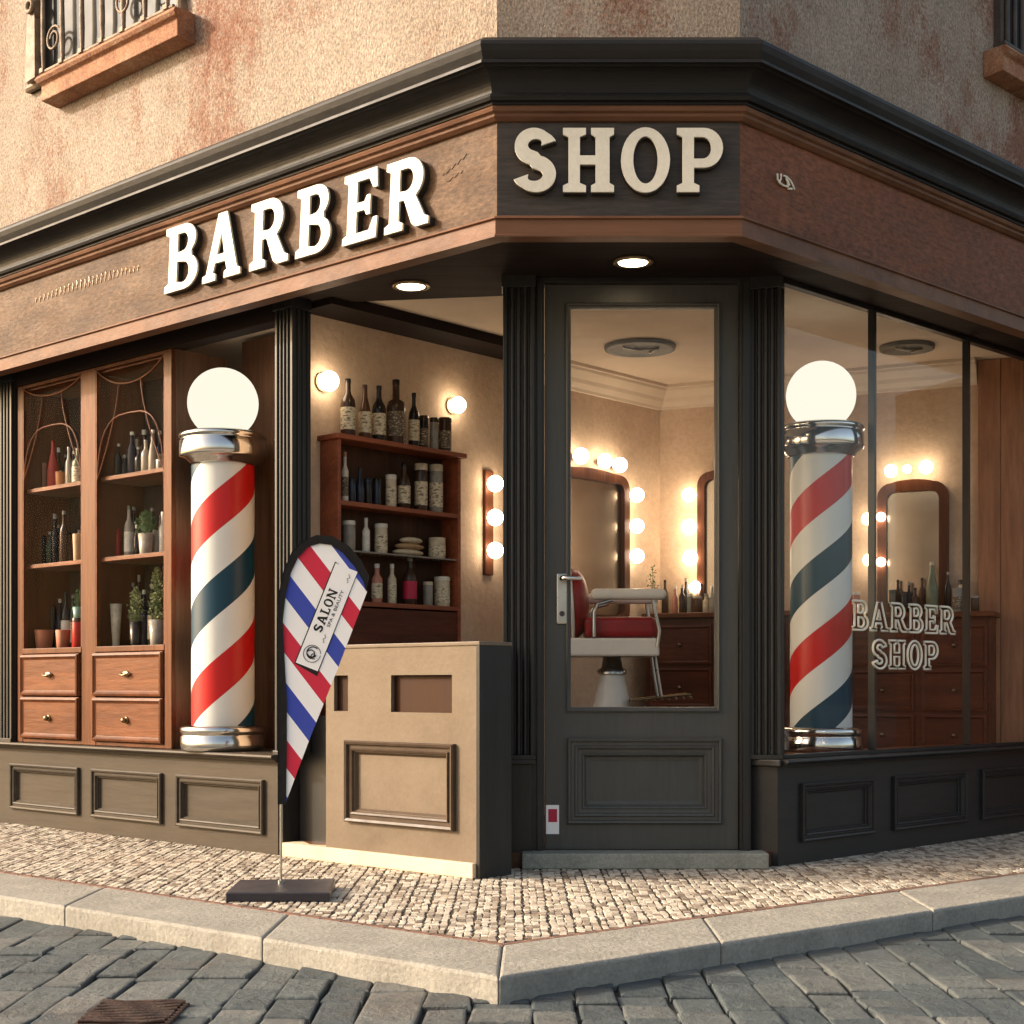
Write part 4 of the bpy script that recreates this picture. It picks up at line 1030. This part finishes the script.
for (pxs, ytop, zz, nm_) in (((36, 47, 58, 66, 74), 445, shz[0], 'top'), ((34, 42, 58, 70, 79), 522, shz[1], 'middle'), ((39, 60, 73, 79), 592, shz[2], 'bottom')):
    row(LF, .25, zz, [(p_, ytop+(i_*7) % 11, 8, *BK[(i_*5+len(nm_)) % 6], None if i_ % 2 else 'lab') for i_, p_ in enumerate(pxs)], f'in back row of {nm_} shelf, left cabinet door', f'back row on the {nm_} left cabinet shelf')
for (pxs, ytop, zz, nm_) in (((112, 121, 129, 137, 144, 152, 160), 428, shz[0], 'top'), ((110, 123, 134, 143, 152, 161), 506, shz[1], 'middle'), ((114, 122, 133, 144, 152, 161), 582, shz[2], 'bottom')):
    row(LF, .25, zz, [(p_, ytop+(i_*7) % 13, 9, *BK[(i_*5+len(nm_)+2) % 6], None if i_ % 2 else 'lab') for i_, p_ in enumerate(pxs)], f'in back row of {nm_} shelf, right cabinet door', f'back row on the {nm_} right cabinet shelf')
def plant(fr, off, px, pybase, pypot, pytop, wpot, wcr, zb, potmat, leafmat, n, label, grp=None, leaf=.012):
    Y = fr.Y(px, off); t = thing('potted_plant', label, 'plant', fr.w(fr.x(px, off), off, zb+.0005), fr.a, grp)
    hp = CZ+(HOR-pypot)/F*Y-zb; ht = CZ+(HOR-pytop)/F*Y-zb; r = wpot/2*Y/F; rc = wcr/2*Y/F
    MB().lathe([(r*.75, 0), (r*.78, .004), (r, hp), (r*.9, hp), (r*.88, hp-.01)], 0, 0, 16).build('pot', potmat, t)
    g = MB(); st = MB(); rnd = random.Random(px)
    for k in range(n):
        a = rnd.uniform(0, 6.28); q = rnd.random()**.6; zz = hp+(ht-hp)*rnd.random()**.8
        prof = math.sin(math.pi*min(1, .25+.75*(zz-hp)/(ht-hp)))**.6
        p = Vector((math.cos(a)*rc*q*prof, math.sin(a)*rc*q*prof*.6, zz))
        d1 = Vector((rnd.uniform(-1, 1), rnd.uniform(-1, 1), rnd.uniform(-.3, 1))).normalized()*leaf; d2 = d1.orthogonal().normalized()*leaf*.38
        g.add([p, p+d1*.5+d2, p+d1, p+d1*.5-d2], [(0, 1, 2, 3)])
        if k % 12 == 0: st.tube([(0, 0, hp-.01), p*.5+Vector((0, 0, hp*.5)), p], .0018, 4)
    g.build('foliage', leafmat, t); st.build('stems', 'leaf', t); return t
plant(LF, sh-.05, 136, 640, 622, 588, 14, 22, shz[2], 'bblack', 'leafpale', 300, 'pale leafy plant in a dark pot on the bottom shelf beside the cream vase', leaf=.014)
plant(LF, sh-.05, 157, 640, 620, 568, 17, 22, shz[2], 'bgrey', 'leafpale', 480, 'tall bushy pale green plant in grey pot, right end of bottom cabinet shelf', leaf=.014)
plant(LF, sh-.06, 146, 555, 534, 512, 16, 30, shz[1], 'bclear', 'leaf', 380, 'low green plant in a glass pot on the middle shelf behind the right cabinet door', leaf=.014)
plant(LF, sh-.05, 31, 565, 552, 533, 6, 8, shz[1], 'bbrown', 'leafpale', 60, 'tiny sprig in a brown pot at the left end of the middle cabinet shelf', leaf=.012)
zt_ = CZ+(HOR-618)/F*LF.Y(78, sh)
plant(LF, sh, 78, 618, 607, 590, 11, 12, zt_, 'bteal', 'leaf', 80, 'small teal pot of greenery standing on the red brown jar', leaf=.012)

# ================================================================== INTERIOR LAMPS, MIRRORS
def sconce(fr, px, py, r, label, name='globe_lamp'):
    off = -.05
    t = thing(name, label, 'wall lamp', fr.w(fr.x(px, off), 0, fr.z(px, py, off)), fr.a, 'round lamps on the wall behind the hatch')
    g = MB(); g.tube([(0, 0, 0), (0, -.012, 0)], r*.95, 20); g.tube([(0, -.012, 0), (0, -.03, 0)], r*.5, 14); g.build('wall_plate', 'brass', t)
    MB().ball((0, off, 0), r, 24, 16).build('globe', 'bulb', t)
sconce(W1, 329, 381, .047, 'round lit lamp on the wall just left of the wall shelf bottles')
sconce(W1, 458, 405, .042, 'round lit lamp on the wall right of the wall shelf bottles')
off = -.06
t = thing('bulb_strip', 'vertical wooden strip with three lit round bulbs beside the fluted door pilaster', 'wall lamp', W1.w(W1.x(491, -.03), 0, W1.z(491, 517, off)), W1.a)
zz0 = W1.z(491, 517, off)
g = MB().box(-.032, .032, -.02, -.001, -.30, .25); g.build('backboard', 'mframe', t, bevel=.004)
for py in (483, 517, 550):
    z_ = W1.z(491, py, off)-zz0
    MB().tube([(0, -.02, z_), (0, -.035, z_)], .025, 14).build('bulb_holder', 'brass', t)
    MB().ball((0, off, z_), .043, 20, 14).build('bulb', 'bulb', t)
def mirror(fr, x0, x1, z0, z1, bulbs, label, fw=.05, rad=.08):
    t = thing('vanity_mirror', label, 'mirror', fr.w((x0+x1)/2, 0, z0), fr.a, 'vanity mirrors with bulbs')
    hw = (x1-x0)/2; h = z1-z0
    def rr(w, a, b, r, arch=0):
        pts = arc(w-r, a+r, r, r, -90, 0, 5)+arc(w-r, b-r, r, r, 0, 90, 5)
        if arch: pts += [(w*.5*(1-k/3), b+arch*math.sin(math.pi/2*(k+1)/4)) for k in range(0, 3)]+[(0, b+arch)]+[(-w*.5*(k+1)/3, b+arch*math.cos(math.pi/2*(k+1)/4)) for k in range(3)]
        pts += arc(-w+r, b-r, r, r, 90, 180, 5)+arc(-w+r, a+r, r, r, 180, 270, 5); return pts
    g = MB(); g.glyph([rr(hw, 0, h, rad, .015), rr(hw-fw, fw, h-fw, rad*.6)], -.045, -.001); g.build('frame', 'mframe', t, bevel=.008)
    g = MB(); g.glyph([rr(hw-fw+.006, fw-.006, h-fw+.006, rad*.6)], -.018, -.008); g.build('glass', 'mirror', t)
    for (bx, bz, r) in bulbs:
        xx, zz = bx-(x0+x1)/2, bz-z0
        MB().tube([(xx, -.02, zz), (xx, -.04, zz)], r*.55, 12).build('bulb_holder', 'brass', t)
        MB().ball((xx, -.065, zz), r, 20, 14).build('bulb', 'bulb', t)
    return t
def bl(fr, L): return [(fr.x(a, -.065), fr.z(a, b, -.065), r) for a, b, r in L]
mirror(W1, W1.x(556, -.045), W1.x(630, -.045), 1.13, W1.z(600, 472, -.045), bl(W1, [(581, 456, .045), (605, 461, .042), (620, 465, .043), (637, 495, .042), (637, 526, .042), (637, 556, .042)]), 'wooden framed mirror ringed with lit bulbs behind the barber chair')
mirror(W2, W2.x(697, -.045), W2.x(697, -.045)+.42, 1.13, W2.z(700, 472, -.045), bl(W2, [(689, 495, .042), (689, 527, .045), (690, 558, .045), (695, 587, .036)]), 'wooden framed mirror with lit bulbs seen at the right edge of the door glass', fw=.045)
mirror(W2, W2.x(877, -.045), W2.x(948, -.045), 1.16, W2.z(910, 482, -.045), bl(W2, [(891, 471, .036), (907, 469, .024), (926, 467, .038), (868, 519, .036), (869, 560, .034), (881, 517, .026), (881, 562, .026)]), 'wooden framed mirror with lit bulbs above the dresser behind the right window')
# ceiling plates
for px, py, r, lb in ((640, 346, .185, 'round dark ventilation plate on the ceiling seen through the door glass'), (907, 346, .14, 'faint round plate on the ceiling seen through the right window')):
    Y = (ZC-CZ)*F/(HOR-py); t = thing('ceiling_vent', lb, 'ceiling vent', ((px-512)/F*Y, Y, ZC), 0, 'round ceiling plates')
    MB().lathe([(r*.2, -.018), (r*.3, -.012), (r*.85, -.014), (r*.9, -.022), (r, -.02), (r*1.02, -.004), (r*1.02, -.001)], 0, 0, 36).build('plate', 'vent', t)
    g = MB(); g.tube([(-r*.5, -r*.3, -.02), (0, -r*.1, -.026), (r*.5, -r*.2, -.02), (r*.3, r*.4, -.02)], .006, 6); g.build('vent_bar', 'steel', t)

# dressers
def dresser(fr, x0, x1, zt_, dep, label, extra=0):
    t = thing('dresser', label, 'dresser', fr.w(x0, 0, .065), fr.a, 'dressers along the back wall'); w = x1-x0; zt_ -= .065
    g = MB().box(0, w, -dep, -.005, 0, zt_-.03); g.build('body', 'vanity', t, bevel=.003)
    g = MB().box(-.02, w+.02, -dep-.03, -.005, zt_-.03, zt_); g.build('top', 'woodx', t, bevel=.006)
    nz = 4; n = max(1, round(w/.42))
    for i in range(n):
        for j in range(nz):
            a, b = i*w/n+.02, (i+1)*w/n-.02; c, d = .08+j*(zt_-.14)/nz+.01, .08+(j+1)*(zt_-.14)/nz-.01
            g = MB(); g.rframe(a, b, c, d, [(0, 0), (0, .012), (.012, .014), (.02, .006), (.024, .002)], -dep); g.box(a+.02, b-.02, -dep-.004, -dep, c+.02, d-.02)
            o = recalc(g.build('drawer', 'vanity', t)); MB().ball(((a+b)/2, -dep-.016, (c+d)/2), .012, 10, 8).build('knob', 'brass', o)
    return t
ztop = CZ+(HOR-612)/F*8.55
dresser(W2, .02, .86, ztop, .30, 'dark red brown dresser beside the barber chair, seen through the door glass')
dx0 = W2.x(846, -.28); dx1 = W2.x(990, -.28)
dresser(W2, dx0, dx1, CZ+(HOR-612)/F*8.1, .24, 'dark red brown dresser below the mirror behind the right window')
row(W2, -.18, ztop, [
 (604, 585, 8, 'wine', 'bamber', 'small amber bottle', 'bcream', None),
 (618, 583, 7, 'slim', 'bclear', 'small clear bottle', 'bgrey', None),
 (675, 586, 6, 'slim', 'bpink', 'small pink bottle', 'bwhite', None),
 (682, 585, 6, 'slim', 'bbrown', 'brown bottle', 'bwhite', None),
 (690, 594, 6, 'jar', 'bgrey', 'grey jar', 'bwhite', None),
 (697, 596, 9, 'jar', 'bamber', 'amber jar', 'bcream', None),
 (706, 594, 7, 'slim', 'bcream', 'cream bottle', 'bgrey', None),
 (713, 597, 8, 'jar', 'bclear', 'clear jar', 'bgrey', None)],
 'on the dresser seen through the door glass', 'toiletries on the dresser behind the chair')
row(W2, -.06, ztop, [
 (610, 588, 6, 'wine', 'pgreen', 'small green bottle', 'bblack', None), (640, 590, 7, 'slim', 'bgrey', 'small grey bottle', 'bwhite', None), (665, 580, 7, 'wine', 'bbrown', 'tall brown bottle', 'bblack', None), (686, 578, 6, 'slim', 'bblack', 'tall black bottle', 'bgrey', None), (701, 584, 8, 'wine', 'bamber', 'tall amber bottle', 'bblack', None), (712, 586, 7, 'slope', 'bclear', 'tall clear bottle', 'bwhite', None)],
 'at the back of the dresser behind the door glass', 'bottles at the back of the dresser')
zd = CZ+(HOR-612)/F*8.1
row(W2, -.14, zd, [
 (856, 592, 8, 'jar', 'bpink', 'pinkish glass jar', 'bwhite', None),
 (893, 590, 8, 'jar', 'bbrown', 'brown jar', 'bblack', None),
 (904, 592, 8, 'jar', 'bblack', 'black jar', 'bbrown', None),
 (915, 588, 7, 'slim', 'bbrown', 'brown bottle', 'bblack', None),
 (932, 562, 12, 'slope', 'pgreen', 'green flask with pale stopper', 'bcream', None),
 (957, 588, 10, 'jar', 'bgrey', 'grey lidded jar', 'bgrey', 'labd'),
 (975, 596, 8, 'jar', 'bbrown', 'low brown jar', 'bgrey', None)],
 'on the dresser behind the right window', 'toiletries on the dresser behind the window')
row(W2, -.06, zd, [
 (898, 580, 7, 'wine', 'bbrown', 'tall brown bottle', 'bblack', None), (909, 582, 6, 'slim', 'bblack', 'thin black bottle', 'bgrey', None), (922, 578, 7, 'wine', 'bamber', 'tall amber bottle', 'bblack', None), (948, 572, 7, 'wine', 'bblack', 'tall black bottle', 'bgrey', None), (963, 580, 9, 'jar', 'bcream', 'cream jar', 'bblack', None)],
 'at the back of the dresser behind the window', 'bottles at the back of the right dresser')
plant(W2, -.16, 653, 612, 600, 566, 9, 14, ztop, 'bclear', 'leaf', 60, 'thin twiggy plant in a small glass on the dresser behind the chair', leaf=.014)
# panelled wall at far right
pw0 = W2.x(978, -.03)
g = MB(); xx = pw0
while xx < 3.3:
    g.box(xx, xx+.118, -.032, -.002, .065, ZC-.001); xx += .12
o = bpart(g, 'wood_panelling', 'panelwood', W2, bevel=.003)

# ================================================================== BARBER CHAIR
CY = 7.7
def cxz(px, py): return ((px-612)/F*CY, CZ+(HOR-py)/F*CY-.065)
t = thing('barber_chair', 'red and white barber chair seen through the door glass', 'chair', ((612-512)/F*CY, CY, .065))
zr = lambda py: cxz(612, py)[1]
MB().lathe([(.24, 0), (.25, .01), (.24, .03), (.17, .06), (.13, .12), (.105, zr(712)), (.09, zr(700)), (.065, zr(678)), (.06, zr(674)), (.06, zr(672))], 0, 0, 28).build('pedestal', 'white', t)
MB().lathe([(.075, zr(674)), (.075, zr(670)), (.055, zr(668)), (.045, zr(657))], 0, 0, 20).build('column', 'steel', t)
a, b = cxz(556, 657), cxz(656, 639)
MB().box(a[0], b[0], -.19, .19, a[1], b[1]).build('seat_box', 'white', t, bevel=.012)
a, b = cxz(584, 639), cxz(655, 618)
MB().box(a[0], b[0], -.165, .165, a[1]+.002, b[1]).build('seat_cushion', 'red', t, bevel=.03, seg=4)
g = MB(); a = cxz(562, 640); b = cxz(590, 569)
prof = [(a[0]-.0, a[1]), (a[0]+.10, a[1]), (a[0]+.095, a[1]+.18), (a[0]+.06, b[1]-.05), (a[0]+.03, b[1]-.01), (a[0]-.0, b[1]), (a[0]-.03, b[1]-.03), (a[0]-.02, a[1]+.2)]
w_ = .17
bb = []
q = [(px_, pz_) for px_, pz_ in ((a[0]+.055, a[1]), (a[0]+.06, a[1]+.2), (a[0]+.03, b[1]-.06))]
g.ball(((a[0]+.055), 0, (a[1]+b[1])/2), 1, 28, 18, (.085, .17, (b[1]-a[1])/2)); g.build('backrest', 'red', t)
for v in t.children[-1].data.vertices:
    v.co.x -= .12*(v.co.z-a[1])*.5
g = MB(); cxx = a[0]+.055; hz = (b[1]-a[1])/2+.008; mz = (a[1]+b[1])/2
g.tube([(cxx-.12*(mz+hz*math.sin(R(k))-a[1])*.5, .178*math.cos(R(k)), mz+hz*math.sin(R(k))) for k in range(0, 360, 15)], .009, 8, closed=True); g.build('backrest_trim', 'white', t)
for sy in (-.19, .19):
    a, b = cxz(589, 602), cxz(662, 591)
    MB().box(a[0], b[0], sy-.03, sy+.03, a[1], b[1]).build('armrest', 'white', t, bevel=.024, seg=4)
    g = MB(); p1, p2 = cxz(592, 638), cxz(650, 638); pa = cxz(610, 602)
    g.tube([(p1[0], sy, p1[1]), (p1[0], sy, pa[1]-.06), (p1[0]+.02, sy, pa[1]-.02), (pa[0], sy, pa[1])], .010, 8)
    g.tube([(p2[0]+.02, sy, p2[1]-.05), (p2[0]+.03, sy, p2[1]+.03), (p2[0]+.005, sy, pa[1]-.05), (p2[0], sy, pa[1])], .010, 8); g.build('arm_support', 'steel', t)
g = MB(); p1, p2 = cxz(655, 655), cxz(660, 700)
for sy in (-.1, .1): g.tube([(p1[0]-.01, sy, p1[1]), (p2[0], sy, p2[1])], .008, 8)
g.build('footrest_strut', 'steel', t)
g = MB(); a, b = cxz(630, 700), cxz(688, 697)
for k in range(9):
    xx = a[0]+(b[0]-a[0])*k/8; g.tube([(xx, -.14, a[1]+.012*k/8), (xx, .14, a[1]+.03*k/8)], .007, 6)
for k in range(8):
    yy = -.14+.04*k; g.tube([(a[0], yy, a[1]), (b[0], yy, a[1]+.03)], .006, 6)
g.build('footrest_grille', 'brass', t)

# ================================================================== LIGHT, SKY, CAMERA
W = bpy.data.worlds.new('World'); S.world = W; W.use_nodes = True
nt = W.node_tree; bg = nt.nodes['Background']
sky = nt.nodes.new('ShaderNodeTexSky'); sky.sky_type = 'NISHITA'; sky.sun_disc = False
el = R(25); sv = Vector((-.995*math.cos(el), .02*math.cos(el), math.sin(el))).normalized()
sky.sun_elevation = el; sky.sun_rotation = math.atan2(sv.x, sv.y); sky.dust_density = 5; sky.air_density = 1.0; sky.ozone_density = .5
nt.links.new(mixc(nt, 1.0, sky.outputs[0], (1, .88, .75), 'MULTIPLY'), bg.inputs[0]); bg.inputs[1].default_value = .15
sl = bpy.data.lights.new('sun', 'SUN'); sl.energy = 2.0; sl.angle = R(2); sl.color = (1, .91, .79)
so = bpy.data.objects.new('sun', sl); COL.objects.link(so); so.rotation_euler = (-sv).to_track_quat('-Z', 'Y').to_euler(); so.location = (-8, -3, 8)
cam = bpy.data.cameras.new('camera'); co = bpy.data.objects.new('camera', cam); COL.objects.link(co)
cam.sensor_width = 36; cam.lens = F/1024*36; co.location = (0, 0, CZ); co.rotation_euler = (R(90), 0, 0)
cam.shift_y = (HOR-512)/1024; cam.clip_end = 500; cam.clip_start = .05
S.camera = co
S.view_settings.view_transform = 'Standard'; S.view_settings.look = 'None'; S.view_settings.gamma = 1; S.view_settings.exposure = 1.4
c = S.cycles; c.use_denoising = True; c.max_bounces = 7; c.diffuse_bounces = 4; c.glossy_bounces = 4; c.transparent_max_bounces = 12; c.sample_clamp_indirect = 6; c.caustics_reflective = False; c.caustics_refractive = False
